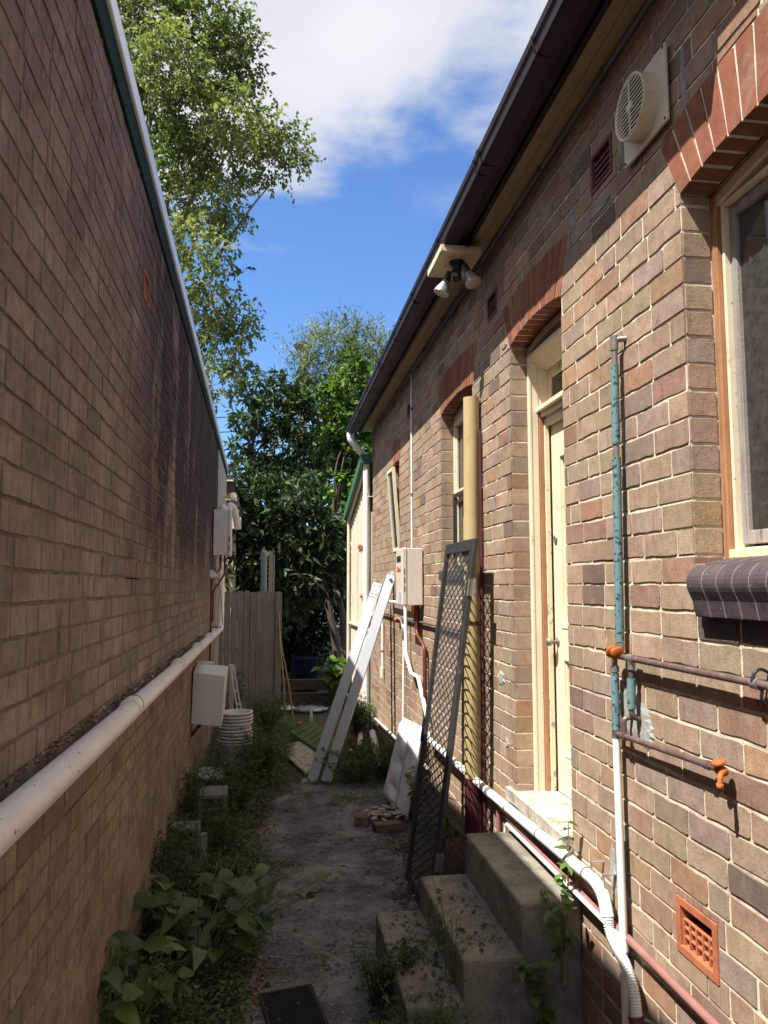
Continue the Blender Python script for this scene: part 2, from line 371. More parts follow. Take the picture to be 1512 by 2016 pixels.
def arch_z(op, a, outer=False):
    c = (op['a0']+op['a1'])/2; h = (op['a1']-op['a0'])/2; t = min(1, abs(a-c)/h)
    z = op['spring'] + op['rise']*(1-t*t)
    return z + (op['band'] if outer else 0)
def zone_edges(op, z):
    ex = 0
    if z > op['spring']: ex = .008 + (z-op['spring'])*.16
    return op['a0']-ex, op['a1']+ex
def zone_top(op, a): return arch_z(op, a, True) + .009 if op.get('band') else op['spring']
def in_zone(op, a, z):
    l, r = zone_edges(op, z)
    return l < a < r and op['zb'] < z < zone_top(op, a)
def brick_rows(mb, f, a_lo, a_hi, z_lo, z_hi, z_ref, dh, bl, pal, ops, fine_to, depth=0.0, joint=.0105, dj=.0016, skip=None, ragged=.0012, ends=True, tone=None):
    n0 = math.ceil((z_lo - z_ref)/dh - 1e-6); n1 = int((z_hi - z_ref)/dh)
    for n in range(n0-1, n1+1):
        zb = z_ref + n*dh + joint/2; zt = zb + dh - joint
        if zt > z_hi: zt = z_hi
        if zb < z_lo: zb = z_lo
        if zt - zb < .02: continue
        a = a_lo - (bl/2 if n % 2 else 0) - R.uniform(0,.02)
        wob = R.uniform(-.0015,.0015)
        while a < a_hi:
            L = bl - joint + R.uniform(-.006,.006)
            if R.random() < .06: L = bl/2 - joint
            p0, p1 = max(a, a_lo), min(a+L, a_hi)
            a += L + joint*R.uniform(.85,1.2)
            if p1 - p0 < .03: continue
            jz = R.uniform(-.001,.001)+wob
            hole = next((o for o in ops if not o.get('band') and p0 < o['a1'] and p1 > o['a0'] and zb < o['spring'] and zt > o['zb']), None)
            if hole:
                hc = jit(R.choice(pal))
                for (q0,q1,r0,r1) in ((p0,min(p1,hole['a0']-.004),zb,zt),(max(p0,hole['a1']+.004),p1,zb,zt),(max(p0,hole['a0']-.003),min(p1,hole['a1']+.003),zb,min(zt,hole['zb']-.004)),(max(p0,hole['a0']-.003),min(p1,hole['a1']+.003),max(zb,hole['spring']+.004),zt)):
                    if q1-q0 > .012 and r1-r0 > .008: one_brick(mb, f, [(q0,r0),(q1,r0),(q1,r1),(q0,r1)], depth, hc, False)
                continue
            poly = [(p0,zb+jz),(p1,zb+jz),(p1,zt+jz),(p0,zt+jz)]
            touched = False
            for op in ops:
                if p1 < op['a0']-.1 or p0 > op['a1']+.1 or zt < op['zb'] or zb > op['spring']+.5: continue
                den = []
                for i in range(4):
                    p = poly[i]; q = poly[(i+1)%4]
                    for k in range(6): den.append((p[0]+(q[0]-p[0])*k/6, p[1]+(q[1]-p[1])*k/6))
                ins = [in_zone(op, *p) for p in den]
                if not any(ins): continue
                if all(ins) or in_zone(op, (p0+p1)/2, (zb+zt)/2) and sum(ins) > 19: poly = None; break
                out = []
                for p, s in zip(den, ins):
                    if s:
                        l, r = zone_edges(op, p[1]); t = zone_top(op, p[0])
                        opts = [(abs(p[0]-l),(l,p[1])), (abs(p[0]-r),(r,p[1])), (abs(p[1]-t),(p[0],t)), (abs(p[1]-op['zb']),(p[0],op['zb']))]
                        opts = [o for o in opts if p0-.001 <= o[1][0] <= p1+.001 and zb-.003 <= o[1][1] <= zt+.003] or opts
                        p = min(opts)[1]
                    if not out or math.hypot(out[-1][0]-p[0], out[-1][1]-p[1]) > .0015: out.append(p)
                poly = out; touched = True
                # area
                ar = abs(sum(out[i][0]*out[(i+1)%len(out)][1]-out[(i+1)%len(out)][0]*out[i][1] for i in range(len(out))))/2
                if len(out) < 3 or ar < .0009: poly = None; break
            if poly is None: continue
            col = jit(R.choice(pal))
            if tone: col = tone(col, (p0+p1)/2, zb)
            if skip and skip((p0+p1)/2, (zb+zt)/2): continue
            if touched: one_brick(mb, f, poly, depth+R.uniform(-dj,dj), col, False)
            else: one_brick(mb, f, poly, depth+R.uniform(-dj,dj), col, p0 < fine_to, rough=ragged)
def backing(mb, f, a_lo, a_hi, z_lo, z_hi, ops, d):
    cuts = {a_lo, a_hi}
    for op in ops:
        cuts |= {op['a0'], op['a1']}
        for k in range(1, 16): cuts.add(op['a0'] + (op['a1']-op['a0'])*k/16)
    cuts = sorted(c for c in cuts if a_lo <= c <= a_hi)
    def q(a, b, za, zb_, zc, zd):
        mb.add([f(a,za,d), f(b,zb_,d), f(b,zc,d), f(a,zd,d)], [(0,1,2,3)])
    for a, b in zip(cuts, cuts[1:]):
        hit = sorted((o for o in ops if o['a0']-1e-6 <= a and b <= o['a1']+1e-6), key=lambda o: o['zb'])
        za = zb_ = z_lo
        for op in hit:
            q(a, b, za, zb_, op['zb'], op['zb']); za, zb_ = arch_z(op,a), arch_z(op,b)
        q(a, b, za, zb_, z_hi, z_hi)

# ------------------------------------------------------------------ the brick house on the right
WIN = dict(a0=1.55, a1=2.455, zb=2.10, spring=3.515, rise=.045, band=.27)
DOOR = dict(a0=3.605, a1=4.455, zb=.86, spring=3.585, rise=.042, band=.275)
MID = dict(a0=5.35, a1=6.41, zb=2.25, spring=3.590, rise=.045, band=.28)
SML = dict(a0=8.60, a1=9.05, zb=2.52, spring=3.555, rise=.025, band=.25)
OPS = [WIN, DOOR, MID, SML]
VENTS = [dict(a0=2.40, a1=2.655, zb=.855, spring=1.043, rise=0), dict(a0=8.08, a1=8.32, zb=1.25, spring=1.44, rise=0),
         dict(a0=2.98, a1=3.20, zb=3.90, spring=4.08, rise=0), dict(a0=4.70, a1=4.92, zb=3.90, spring=4.07, rise=0), dict(a0=7.86, a1=8.06, zb=3.92, spring=4.07, rise=0)]
for v in VENTS: v['band'] = 0
fR = lambda a, z, d: (D - d, a, z)
YE = 10.95
house = T('brick_house', 'brown brick house on the right with cream door, arched windows and dark gutter, sunlit', 'house', (2.4, 5.0, 0))
w = MB()
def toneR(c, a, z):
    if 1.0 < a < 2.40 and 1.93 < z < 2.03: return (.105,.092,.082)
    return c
brick_rows(w, fR, -1.2, YE, -.05, 4.40, 2.1315, .0962, .2444, PALR, OPS+VENTS, 7.2, depth=.004, tone=toneR, ragged=.0026, joint=.0115)
# return bricks in the reveals (their own frame: a runs into the wall)
REV = .105
for op in OPS[:4]:
    for side in (0, 1):
        ya = op['a1'] if side else op['a0']
        sg = -1 if side else 1
        fj = lambda a, z, d, ya=ya, sg=sg: (D + a, ya + sg*d, z)
        zz = op['spring'] if side else op['spring']
        brick_rows(w, fj, .002, REV, op['zb'], zz+.002, 2.1315, .0962, .26, PALR, [], 9, depth=.002)
# end of the house
fE = lambda a, z, d: (D + a, YE + d, z)
brick_rows(w, fE, 0, 3.6, -.05, 4.35, 2.1315, .0962, .2444, PALR, [], -1, depth=.004)
wall = w.build('wall', M['brickR'], house)
b = MB()
backing(b, fR, -1.2, YE, -.05, 4.42, OPS+VENTS, -.0005)
for op in OPS:
    for side in (0, 1):
        ya = op['a1'] if side else op['a0']; e = .0015 if side else -.0015
        b.add([(D+.001,ya+e,op['zb']),(D+.30,ya+e,op['zb']),(D+.30,ya+e,op['spring']),(D+.001,ya+e,op['spring'])], [(0,1,2,3)])
    b.add([(D+.01,op['a0'],op['zb']-.01),(D+.30,op['a0'],op['zb']-.01),(D+.30,op['a1'],op['zb']-.01),(D+.01,op['a1'],op['zb']-.01)], [(0,1,2,3)])
    n = 16
    for k in range(n):
        a = op['a0']+(op['a1']-op['a0'])*k/n; c = op['a0']+(op['a1']-op['a0'])*(k+1)/n
        b.add([(D+.115,a,arch_z(op,a)),(D+.30,a,arch_z(op,a)),(D+.30,c,arch_z(op,c)),(D+.115,c,arch_z(op,c))], [(0,1,2,3)])
b.add([(D,YE-.001,-.05),(D+3.6,YE-.001,-.05),(D+3.6,YE-.001,4.35),(D,YE-.001,4.35)], [(0,1,2,3)])
b.build('mortar', M['mortarR'], wall)
# the hidden sides close the house so that no light comes in
b = MB()
b.box(D+3.6, D+3.8, -1.2, YE-.01, 0, 4.4); b.box(D+.02, D+3.6, -1.4, -1.21, 0, 4.4); b.box(D+.02, D+3.6, -1.2, YE-.02, 4.46, 4.5)
b.build('inner_wall', M['room'], house)
b = MB()                                           # low hipped roof behind the gutter
b.hexa([(D-.27,-1.5,4.47),(D+4.0,-1.5,4.47),(D+4.0,YE+.1,4.47),(D-.27,YE+.1,4.47),(D+1.8,0,5.6),(D+2.0,0,5.6),(D+2.0,YE-1.6,5.6),(D+1.8,YE-1.6,5.6)])
b.build('roof', M['roof'], house)
# arches
for op in OPS:
    mb = MB(); mo = MB()
    L = op['a1']-op['a0']; n = max(5, int(L/.074)); c = (op['a0']+op['a1'])/2
    for k in range(n):
        t0 = k/n; t1 = (k+1)/n
        def pt(t, o):
            a = op['a0'] + L*t; sp = (a-c)*.30*(o/ op['band'])
            return (a+sp, arch_z(op,a)+o)
        g = .0052/L
        poly = [pt(t0+g,0), pt(t1-g,0), pt(t1-g,op['band']), pt(t0+g,op['band'])]
        one_brick(mb, fR, poly, .006+R.uniform(-.0015,.0015), jit(R.choice(PALA)), True, back=-.112, rough=.0008)
        poly = [pt(t0,.003), pt(t1,.003), pt(t1,op['band']+.006), pt(t0,op['band']+.006)]
        mo.prism(poly, fR, .0015, -.108)
    ar = mb.build('arch', M['arch'], house); mo.build('mortar', M['mortarR'], ar)
# plaster-grey repairs
for (a, z, ra, rz_) in ((2.96,1.63,.19,.15),(2.84,1.57,.10,.09), (3.02,1.92,.03,.05), (2.63,.42,.07,.09), (4.72,1.55,.10,.07), (3.17,.95,.035,.16), (3.12,3.80,.17,.03), (4.55,3.62,.07,.018), (2.90,4.00,.03,.16), (2.40,3.93,.02,.16), (4.62,1.18,.05,.04), (3.02,.70,.05,.05), (3.42,3.90,.03,.09), (5.0,3.66,.07,.02)):
    mb = MB(); ring = []
    n = 22
    for k in range(n):
        q = 2*pi*k/n; s = R.uniform(.62,1.15); ring.append((a+cos(q)*ra*s, z+sin(q)*rz_*s))
    vs = [fR(a, z, .009)] + [fR(a+(p[0]-a)*.6, z+(p[1]-z)*.6, .008+R.uniform(0,.003)) for p in ring] + [fR(p[0],p[1],-.003) for p in ring]
    fs = [(0,1+k,1+(k+1)%n) for k in range(n)] + [(1+k,1+n+k,1+n+(k+1)%n,1+(k+1)%n) for k in range(n)]
    mb.add(vs, fs); mb.build('cement_patch', M['cement'], wall)
# air vents
for i, v in enumerate(VENTS):
    fr = MB(); a0,a1,z0,z1 = v['a0'],v['a1'],v['zb'],v['spring']; big = i == 0
    e = .028 if big else .02
    d0 = .008
    for (p,q,r,s) in ((a0,a1,z0,z0+e),(a0,a1,z1-e,z1),(a0,a0+e,z0+e,z1-e),(a1-e,a1,z0+e,z1-e)):
        fr.box(D-d0, D+.05, p, q, r, s)
    A0,A1,Z0,Z1 = a0+e,a1-e,z0+e,z1-e
    if big:
        nn = 5
        for k in range(nn+1):
            a = A0+(A1-A0)*k/nn; fr.bar((D+.014,a,Z0),(D+.014,a,Z0+.085),.008,.02,(1,0,0))
        for z in (Z0+.028,Z0+.058,Z0+.085): fr.box(D+.006,D+.03,A0,A1,z-.004,z+.004)
    else:
        for k in range(1,5):
            z = Z0+(Z1-Z0)*k/5; fr.box(D+.004,D+.03,A0,A1,z-.006,z+.006)
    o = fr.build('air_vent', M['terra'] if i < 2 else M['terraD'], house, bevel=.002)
    h = MB(); h.box(D+.045,D+.06,a0+.004,a1-.004,z0+.004,z1-.004); h.build('vent_hole', M['hole'], o)
# eaves: soffit, fascia, gutter
mb = MB()
for k in range(2):
    mb.box(D-.168+.084*k, D-.168+.084*(k+1)-.003, -1.5, YE+.12, 4.392, 4.41)
mb.build('soffit', M['soffit'], house)
mb = MB(); mb.box(D-.252,D-.200,-1.5,YE+.12,4.372,4.50); mb.box(D-.1995,D-.17,-1.5,YE+.12,4.350,4.50); mb.build('fascia', M['gutter'], house, bevel=.004)
prof = [(-.255,4.440),(-.255,4.352),(-.268,4.335),(-.350,4.335),(-.362,4.345),(-.367,4.385),(-.378,4.398),(-.382,4.425),(-.376,4.437),(-.371,4.425),(-.362,4.402),(-.352,4.385),(-.345,4.348),(-.270,4.346),(-.260,4.440)]
mb = MB(); n = len(prof)
g_near, g_far = 2.06, YE+.18
vs = [(D+p[0],g_near,p[1]) for p in prof] + [(D+p[0],g_far,p[1]) for p in prof]
fs = [(i,(i+1)%n,n+(i+1)%n,n+i) for i in range(n)] + [tuple(range(n)), tuple(reversed(range(n,2*n)))]
mb.add(vs, fs); gut = mb.build('gutter', M['gutter'], house)
for y in [2.9+.95*k for k in range(9)]:
    mb = MB(); mb.tube([(D-.292,y,4.338),(D-.352,y,4.330),(D-.370,y,4.350),(D-.380,y,4.385),(D-.386,y,4.415)], .004, 6); mb.build('gutter_bracket', M['gutter'], gut)
for y in (3.75, 7.6):
    pp = [(-.292,4.332),(-.355,4.330),(-.367,4.343),(-.372,4.383),(-.383,4.396),(-.387,4.427)]
    vs = [(D+p[0],y,p[1]) for p in pp]+[(D+p[0],y+.05,p[1]) for p in pp]
    mb = MB(); mb.add(vs, [(i,i+1,len(pp)+i+1,len(pp)+i) for i in range(len(pp)-1)]); mb.build('gutter_joint', M['gutter'], gut)
# ---- near window
def window_part(op, xin, fr_w, sash, sill_z, name='window'):
    pass
def frame_rect(mb, x0, x1, a0, a1, z0, z1, wd, wtop=None, wbot=None):
    mb.box(x0,x1,a0,a0+wd,z0,z1); mb.box(x0,x1,a1-wd,a1,z0,z1)
    mb.box(x0+.0015,x1-.0015,a0+wd,a1-wd,z1-(wtop or wd),z1); mb.box(x0+.0015,x1-.0015,a0+wd,a1-wd,z0,z0+(wbot or wd))
op = WIN; X0 = D+.108
mb = MB(); frame_rect(mb, X0+.018, X0+.09, op['a0']+.038, op['a1']-.038, 2.235, 3.47, .015); wf = mb.build('window_frame', M['cream'], house, bevel=.002)
for ya in (op['a1']-.036, op['a0']+.002):
    mb = MB(); mb.box(X0, X0+.10, ya, ya+.034, 2.185, 3.50); mb.build('timber_jamb', M['orangewood'], wf, bevel=.003)
mb = MB(); mb.box(X0-.004,X0+.09,op['a0']+.04,op['a1']-.037,2.213,2.245); mb.box(X0+.012,X0+.09,op['a0']+.04,op['a1']-.037,2.19,2.212)
mb.build('timber_sill', M['creamOld'], wf, bevel=.003)
n = 18; mb = MB()                                   # curved cream bead and dark infill under the arch
for k in range(n):
    a = op['a0']+.002+(op['a1']-op['a0']-.004)*k/n; c = op['a0']+.002+(op['a1']-op['a0']-.004)*(k+1)/n
    mb.hexa([(X0+.006,a,arch_z(op,a)-.055),(X0+.05,a,arch_z(op,a)-.055),(X0+.05,c,arch_z(op,c)-.055),(X0+.006,c,arch_z(op,c)-.055),(X0+.006,a,arch_z(op,a)-.018),(X0+.05,a,arch_z(op,a)-.018),(X0+.05,c,arch_z(op,c)-.018),(X0+.006,c,arch_z(op,c)-.018)])
mb.build('arch_bead', M['cream'], wf)
mb = MB(); mb.box(X0+.055,X0+.10,op['a0']+.002,op['a1']-.002,3.475,3.60); mb.build('head_board', M['greywood'], wf)
mb = MB(); frame_rect(mb, X0+.04, X0+.078, op['a0']+.054, op['a1']-.054, 2.262, 3.45, .032, .04, .045)
sash = mb.build('window_sash', M['greywood'], house, bevel=.003)
mb = MB(); mb.box(X0+.056,X0+.060,op['a0']+.084,op['a1']-.084,2.30,3.415); mb.build('pane', M['glass'], sash)
mb = MB(); N_ = 90                                  # pleated curtain
vs = []; fs = []
for k in range(N_+1):
    a = op['a0']+.02+(op['a1']-op['a0']-.04)*k/N_; x = X0+.128+.026*sin(k*.62)+.012*sin(k*.23+1)
    vs += [(x,a,2.2),(x+.01*sin(k),a,3.5)]
for k in range(N_): fs.append((2*k,2*k+2,2*k+3,2*k+1))
mb.add(vs, fs, smooth=True); mb.build('curtain', M['curtain'], sash)
mb = MB(); mb.box(X0+.068,X0+.072,2.255,2.28,2.36,3.10)
mb.build('blind_strip', M['curtainWarm'], sash)
mb = MB(); mb.box(X0+.5,X0+.52,op['a0']-.1,op['a1']+.1,2.0,3.7); mb.build('room_back', M['room'], house)
# bullnose brick sill
prof = [(.107,2.218),(.045,2.208),(-.006,2.194)] + [(-.012+.062*cos(radians(a)), 2.130+.062*sin(radians(a))) for a in range(84,210,12)] + [(-.055,2.075),(-.049,2.045),(-.045,2.024),(-.02,2.020),(.107,2.020)]
mb = MB()
one_brick(mb, fR, [(2.392,2.112),(2.453,2.112),(2.453,2.196),(2.392,2.196)], .003, (.33,.25,.18), True, back=-.106)
mb.build('brick_end', M['brickR'], wall)
mb = MB(); mm = MB(); y = 2.372
k = 0
while y > 1.25:
    wd = .082 + R.uniform(-.003,.003); y0 = y-wd+.006; e = R.uniform(-.001,.001)
    if k == 0: y1 = y+.012
    else: y1 = y
    for m_, s0, s1, off in ((mb, y0, y1, e), (mm, y0-.0048, y0-.0012, .0016)):
        pp = [(D+p[0]-off*(1 if p[0] < .05 else 0), p[1]+ (off*.4 if p[1] > 2.1 else 0)) for p in prof]; n = len(pp)
        vs = [(x,s0,z) for x,z in pp]+[(x,s1,z) for x,z in pp]
        m_.add(vs, [(i,(i+1)%n,n+(i+1)%n,n+i) for i in range(n)]+[tuple(range(n)),tuple(reversed(range(n,2*n)))], smooth=False)
    y -= wd; k += 1
sl = mb.build('brick_sill', M['sill'], house, bevel=.004); mm.build('mortar', M['sillmortar'], sl)
# ---- door
op = DOOR; a0, a1 = op['a0'], op['a1']
mb = MB()
for ya, sg in ((a1,-1),(a0,1)):
    y0, y1 = sorted((ya+sg*.001, ya+sg*.022)); mb.box(D+.102,D+.165,y0,y1,.935,3.50)
    y0, y1 = sorted((ya+sg*.001, ya+sg*.026)); mb.box(D+.106,D+.122,y0,y1,.935,3.50)
    y0, y1 = sorted((ya+sg*.001, ya+sg*.018)); mb.box(D+.166,D+.26,y0,y1,3.19,3.50)
mb.hexa([(D+.10,a0+.002,3.505),(D+.27,a0+.002,3.425),(D+.27,a1-.002,3.425),(D+.10,a1-.002,3.505),(D+.10,a0+.002,3.525),(D+.27,a0+.002,3.445),(D+.27,a1-.002,3.445),(D+.10,a1-.002,3.525)])
df = mb.build('door_frame', M['cream'], house, bevel=.003)
mb = MB()
for ya, sg in ((a1,-1),(a0,1)):
    y0, y1 = sorted((ya+sg*.001, ya+sg*.034)); mb.box(D+.167,D+.192,y0,y1,.935,3.175)
mb.build('door_stop', M['orangewood'], df, bevel=.002)
mb = MB()
for ya, sg in ((a1,-1),(a0,1)):
    y0, y1 = sorted((ya+sg*.001, ya+sg*.05)); mb.box(D+.194,D+.222,y0,y1,.935,3.14)
mb.build('jamb', M['creamOld'], df, bevel=.003)
mb = MB(); mb.box(D+.150,D+.262,a0+.003,a1-.003,3.176,3.206); mb.box(D+.175,D+.26,a0+.003,a1-.003,3.145,3.175); mb.box(D+.20,D+.255,a0+.05,a1-.05,3.09,3.144)
mb.build('transom_bar', M['cream'], df, bevel=.004)
mb = MB(); frame_rect(mb, D+.225,D+.258,a0+.02,a1-.02,3.207,3.44,.055); tw = mb.build('transom_window', M['creamOld'], house, bevel=.003)
mb = MB(); mb.box(D+.238,D+.243,a0+.074,a1-.074,3.26,3.386); mb.build('pane', M['glass'], tw)
n = 18; mb = MB()
for k in range(n):
    a = a0+.002+(a1-a0-.004)*k/n; c = a0+.002+(a1-a0-.004)*(k+1)/n
    mb.hexa([(D+.11,a,arch_z(op,a)-.052),(D+.15,a,arch_z(op,a)-.052),(D+.15,c,arch_z(op,c)-.052),(D+.11,c,arch_z(op,c)-.052),(D+.11,a,arch_z(op,a)-.012),(D+.15,a,arch_z(op,a)-.012),(D+.15,c,arch_z(op,c)-.012),(D+.11,c,arch_z(op,c)-.012)])
mb.build('arch_bead', M['cream'], df)
mb = MB(); mb.box(D+.28,D+.30,a0,a1,3.40,3.64); mb.build('dark_gap', M['hole'], df)
# door leaf: stiles, rails and sunk panels
XD = D+.232; y0, y1 = a0+.052, a1-.052; zz = [.945, 1.16, 1.72, 1.88, 2.90, 3.085]
mb = MB(); st = .115
mb.box(XD,XD+.04,y0,y0+st,.945,3.085); mb.box(XD,XD+.04,y1-st,y1,.945,3.085); ym = (y0+y1)/2
mb.box(XD+.001,XD+.04,ym-.05,ym+.05,1.16,2.90)
for r0, r1 in ((.945,1.16),(1.72,1.88),(2.90,3.085)): mb.box(XD+.0005,XD+.04,y0+st,y1-st,r0,r1)
dl = mb.build('door', M['cream'], house)
mb = MB(); mb.box(XD+.022,XD+.034,y0+st,y1-st,1.16,2.90); mb.build('panel', M['cream'], dl)
mb = MB()
for p0, p1 in ((y0+st,ym-.05),(ym+.05,y1-st)):
    for r0, r1 in ((1.16,1.72),(1.88,2.90)):
        e = .022
        mb.box(XD-.004,XD+.02,p0,p0+e,r0,r1); mb.box(XD-.004,XD+.02,p1-e,p1,r0,r1); mb.box(XD-.0035,XD+.02,p0+e,p1-e,r0,r0+e); mb.box(XD-.0035,XD+.02,p0+e,p1-e,r1-e,r1)
        mb.box(XD+.008,XD+.024,p0+e,p0+e+.012,r0+e,r1-e); mb.box(XD+.008,XD+.024,p1-e-.012,p1-e,r0+e,r1-e); mb.box(XD+.0085,XD+.024,p0+e+.012,p1-e-.012,r0+e,r0+e+.012); mb.box(XD+.0085,XD+.024,p0+e+.012,p1-e-.012,r1-e-.012,r1-e)
mb.build('moulding', M['cream'], dl, bevel=.003)
mb = MB(); c = (XD, y1-.045, 1.80)
mb.lathe([(0,.006),(.026,.006),(.026,0)], c, (-1,0,0), 20); mb.lathe([(.009,0),(.009,.03),(.016,.036),(.025,.05),(.025,.062),(.016,.072),(0,.075)], c, (-1,0,0), 20)
mb.build('knob', M['brass'], dl)
mb = MB(); mb.lathe([(.025,0),(.025,.008),(.02,.011),(.014,.011),(.012,.007),(0,.007)], (XD,y1-.045,2.40), (-1,0,0), 20); mb.build('lock', M['brass'], dl)
mb = MB()                                          # stone threshold
N1 = 14; pts = []
for k in range(N1+1):
    y = 3.612+(4.575-3.612)*k/N1; pts.append((D-.038+R.uniform(-.006,.006), y))
vs = [(x,y,.935) for x,y in pts]+[(D+.24,y,.938) for x,y in pts]+[(x+.006,y,.862) for x,y in pts]
n = N1+1
fs = [(k,k+1,n+k+1,n+k) for k in range(N1)]+[(k,2*n+k,2*n+k+1,k+1) for k in range(N1)]+[(0,n,2*n),(n-1,3*n-1,2*n-1)]
mb.add(vs, fs); mb.build('threshold', M['slab'], house)
mb = MB(); mb.box(D-.012,D+.1,3.60,4.57,.66,.860); mb.build('threshold_base', M['concrete'], house)
# ---- middle window
op = MID; a0, a1 = op['a0'], op['a1']
mb = MB(); frame_rect(mb, D+.104, D+.15, a0+.003, a1-.003, 2.26, 3.53, .045); mb.box(D+.125,D+.15,a0+.048,a1-.048,2.88,2.94)
for e in (.0,.02): mb.box(D+.115+e,D+.135+e,a1-.075+e*.5,a1-.049+e*.4,2.31,3.48)
mf = mb.build('window_frame', M['cream'], house, bevel=.003)
mb = MB(); mb.box(D+.138,D+.142,a0+.05,a1-.05,2.3,3.5); mb.build('pane', M['glass'], mf)
mb = MB(); frame_rect(mb, D+.085,D+.104,a0+.25,a1-.05,2.27,2.90,.03); mb.build('screen_frame', M['steelblk'], mf)
mb = MB()
for k in range(18):
    a = a0+.002+(a1-a0-.004)*k/18; c = a0+.002+(a1-a0-.004)*(k+1)/18
    mb.hexa([(D+.11,a,3.53),(D+.14,a,3.53),(D+.14,c,3.53),(D+.11,c,3.53),(D+.11,a,arch_z(op,a)-.008),(D+.14,a,arch_z(op,a)-.008),(D+.14,c,arch_z(op,c)-.008),(D+.11,c,arch_z(op,c)-.008)])
mb.build('head_board', M['cream'], mf)
mb = MB(); mb.box(D+.4,D+.42,a0-.1,a1+.1,2.1,3.75); mb.build('room_back', M['room'], house)
mb = MB(); mb.box(D-.03,D+.12,a0-.02,a1+.02,2.175,2.255); mb.build('brick_sill', M['sill'], house, bevel=.01)
# ---- small window with its tilted sash
op = SML; a0, a1 = op['a0'], op['a1']
mb = MB(); frame_rect(mb, D+.1,D+.14,a0+.003,a1-.003,2.525,3.56,.03); sf = mb.build('window_frame', M['cream'], house)
mb = MB()
def tilt(z): return D-.012-.075*(z-2.53)/.96
for ya, yb in ((a0+.02,a0+.055),(a1-.055,a1-.02)):
    mb.hexa([(tilt(2.53),ya,2.53),(tilt(2.53)+.035,ya,2.53),(tilt(2.53)+.035,yb,2.53),(tilt(2.53),yb,2.53),(tilt(3.49),ya,3.49),(tilt(3.49)+.035,ya,3.49),(tilt(3.49)+.035,yb,3.49),(tilt(3.49),yb,3.49)])
for z in (2.53,3.45):
    mb.box(tilt(z)+.002,tilt(z)+.033,a0+.056,a1-.056,z,z+.04)
sh = mb.build('window_sash', M['cream'], house)
mb = MB(); x0, x1 = tilt(2.57)+.016, tilt(3.45)+.016
mb.hexa([(x0,a0+.05,2.57),(x0+.004,a0+.05,2.57),(x0+.004,a1-.05,2.57),(x0,a1-.05,2.57),(x1,a0+.05,3.45),(x1+.004,a0+.05,3.45),(x1+.004,a1-.05,3.45),(x1,a1-.05,3.45)])
mb.build('pane', M['glass'], sh)
mb = MB(); mb.box(D+.3,D+.32,a0-.1,a1+.1,2.4,3.7); mb.build('room_back', M['room'], house)
# ------------------------------------------------------------------ things on the house wall
def weather(o, strength, size, level=5):        # wears the faces and edges of a plain solid
    md = o.modifiers.new('cut', 'SUBSURF'); md.subdivision_type = 'SIMPLE'; md.levels = md.render_levels = level
    tx = bpy.data.textures.new(o.name + '_wear', 'CLOUDS'); tx.noise_scale = size; tx.noise_depth = 4
    dm = o.modifiers.new('wear', 'DISPLACE'); dm.texture = tx; dm.strength = strength; dm.mid_level = .55; dm.texture_coords = 'LOCAL'
    return o
def pipe(name, label, cat, mat, pts, r, fillet=.03, seg=12, group=None, extra=None):
    t = T(name, label, cat, tuple(pts[0]), group=group)
    mb = MB(); mb.tube(pts, r, seg, fillet); mb.build('tube', mat, t)
    if extra: extra(t)
    return t
def ringat(t, p, q, r, ln, mat, name='collar'):
    mb = MB(); mb.tube([p, q], r, 14); mb.build(name, mat, t)
XP = D-.045
# teal lagged riser with copper elbow
t = T('water_pipe', 'tall teal lagged pipe with grey top elbow, between the door and right window', 'pipe', (XP,2.96,1.9))
mb = MB(); mb.tube([(XP,2.93,3.03),(XP,2.935,2.70)], .0165, 14); mb.build('lagging', M['teal'], t)
mb = MB(); mb.tube([(XP,2.936,2.645),(XP,2.955,1.90)], .018, 14); mb.build('lagging', M['teal'], t)
mb = MB(); mb.tube([(D+.01,2.90,3.135),(XP,2.925,3.135),(XP,2.935,2.72),(XP,2.957,1.835)], .0125, 12, .02); mb.build('tube', M['brass'], t)
for p_, q_, r_ in (((XP,2.925,3.15),(XP,2.928,3.09),.017), ((XP,2.957,1.895),(XP,2.957,1.865),.019)): ringat(t, p_, q_, r_, 0, M['brass'], 'fitting')
mb = MB(); mb.lathe([(0,-.018),(.012,-.018),(.018,-.012),(.018,.012),(.012,.018),(0,.018)], (XP-.02,2.957,1.858), (-1,0,0), 12)
for s in (-1,1): mb.tube([(XP-.018,2.957,1.858),(XP-.022,2.957+s*.024,1.856)], .009, 8); mb.lathe([(0,-.005),(.020,-.005),(.025,-.002),(.025,.002),(.020,.005),(0,.005)], (XP-.022,2.957+s*.028,1.858), (0,1,.25), 14)
mb.build('tap_handle', M['orange'], t)
# upper copper run with tee, clip and end elbow
t = T('copper_pipe', 'long grey copper pipe running right from orange tap towards the dark sill', 'pipe', (XP-.005,2.99,1.84))
mb = MB(); mb.tube([(XP,3.01,1.70),(XP,3.01,1.842),(XP,2.05,1.842),(XP,2.00,1.842),(XP,2.00,1.76),(D+.02,1.985,1.76)], .0125, 12, .025)
mb.tube([(XP,2.86,1.842),(XP,2.87,1.62),(D+.02,2.872,1.60)], .0115, 12, .02); mb.build('tube', M['copper'], t)
mb = MB(); mb.tube([(XP,2.864,1.765),(XP,2.869,1.65)], .0165, 12); mb.tube([(XP,3.01,1.77),(XP,3.01,1.545)], .0165, 12); mb.build('lagging', M['teal'], t)
for p_, q_, r_ in (((XP,2.885,1.842),(XP,2.835,1.842),.0165), ((XP,2.86,1.85),(XP,2.86,1.80),.0155), ((XP,2.09,1.842),(XP,2.06,1.842),.017), ((XP,3.01,1.80),(XP,3.01,1.775),.018)): ringat(t, p_, q_, r_, 0, M['brass'], 'fitting')
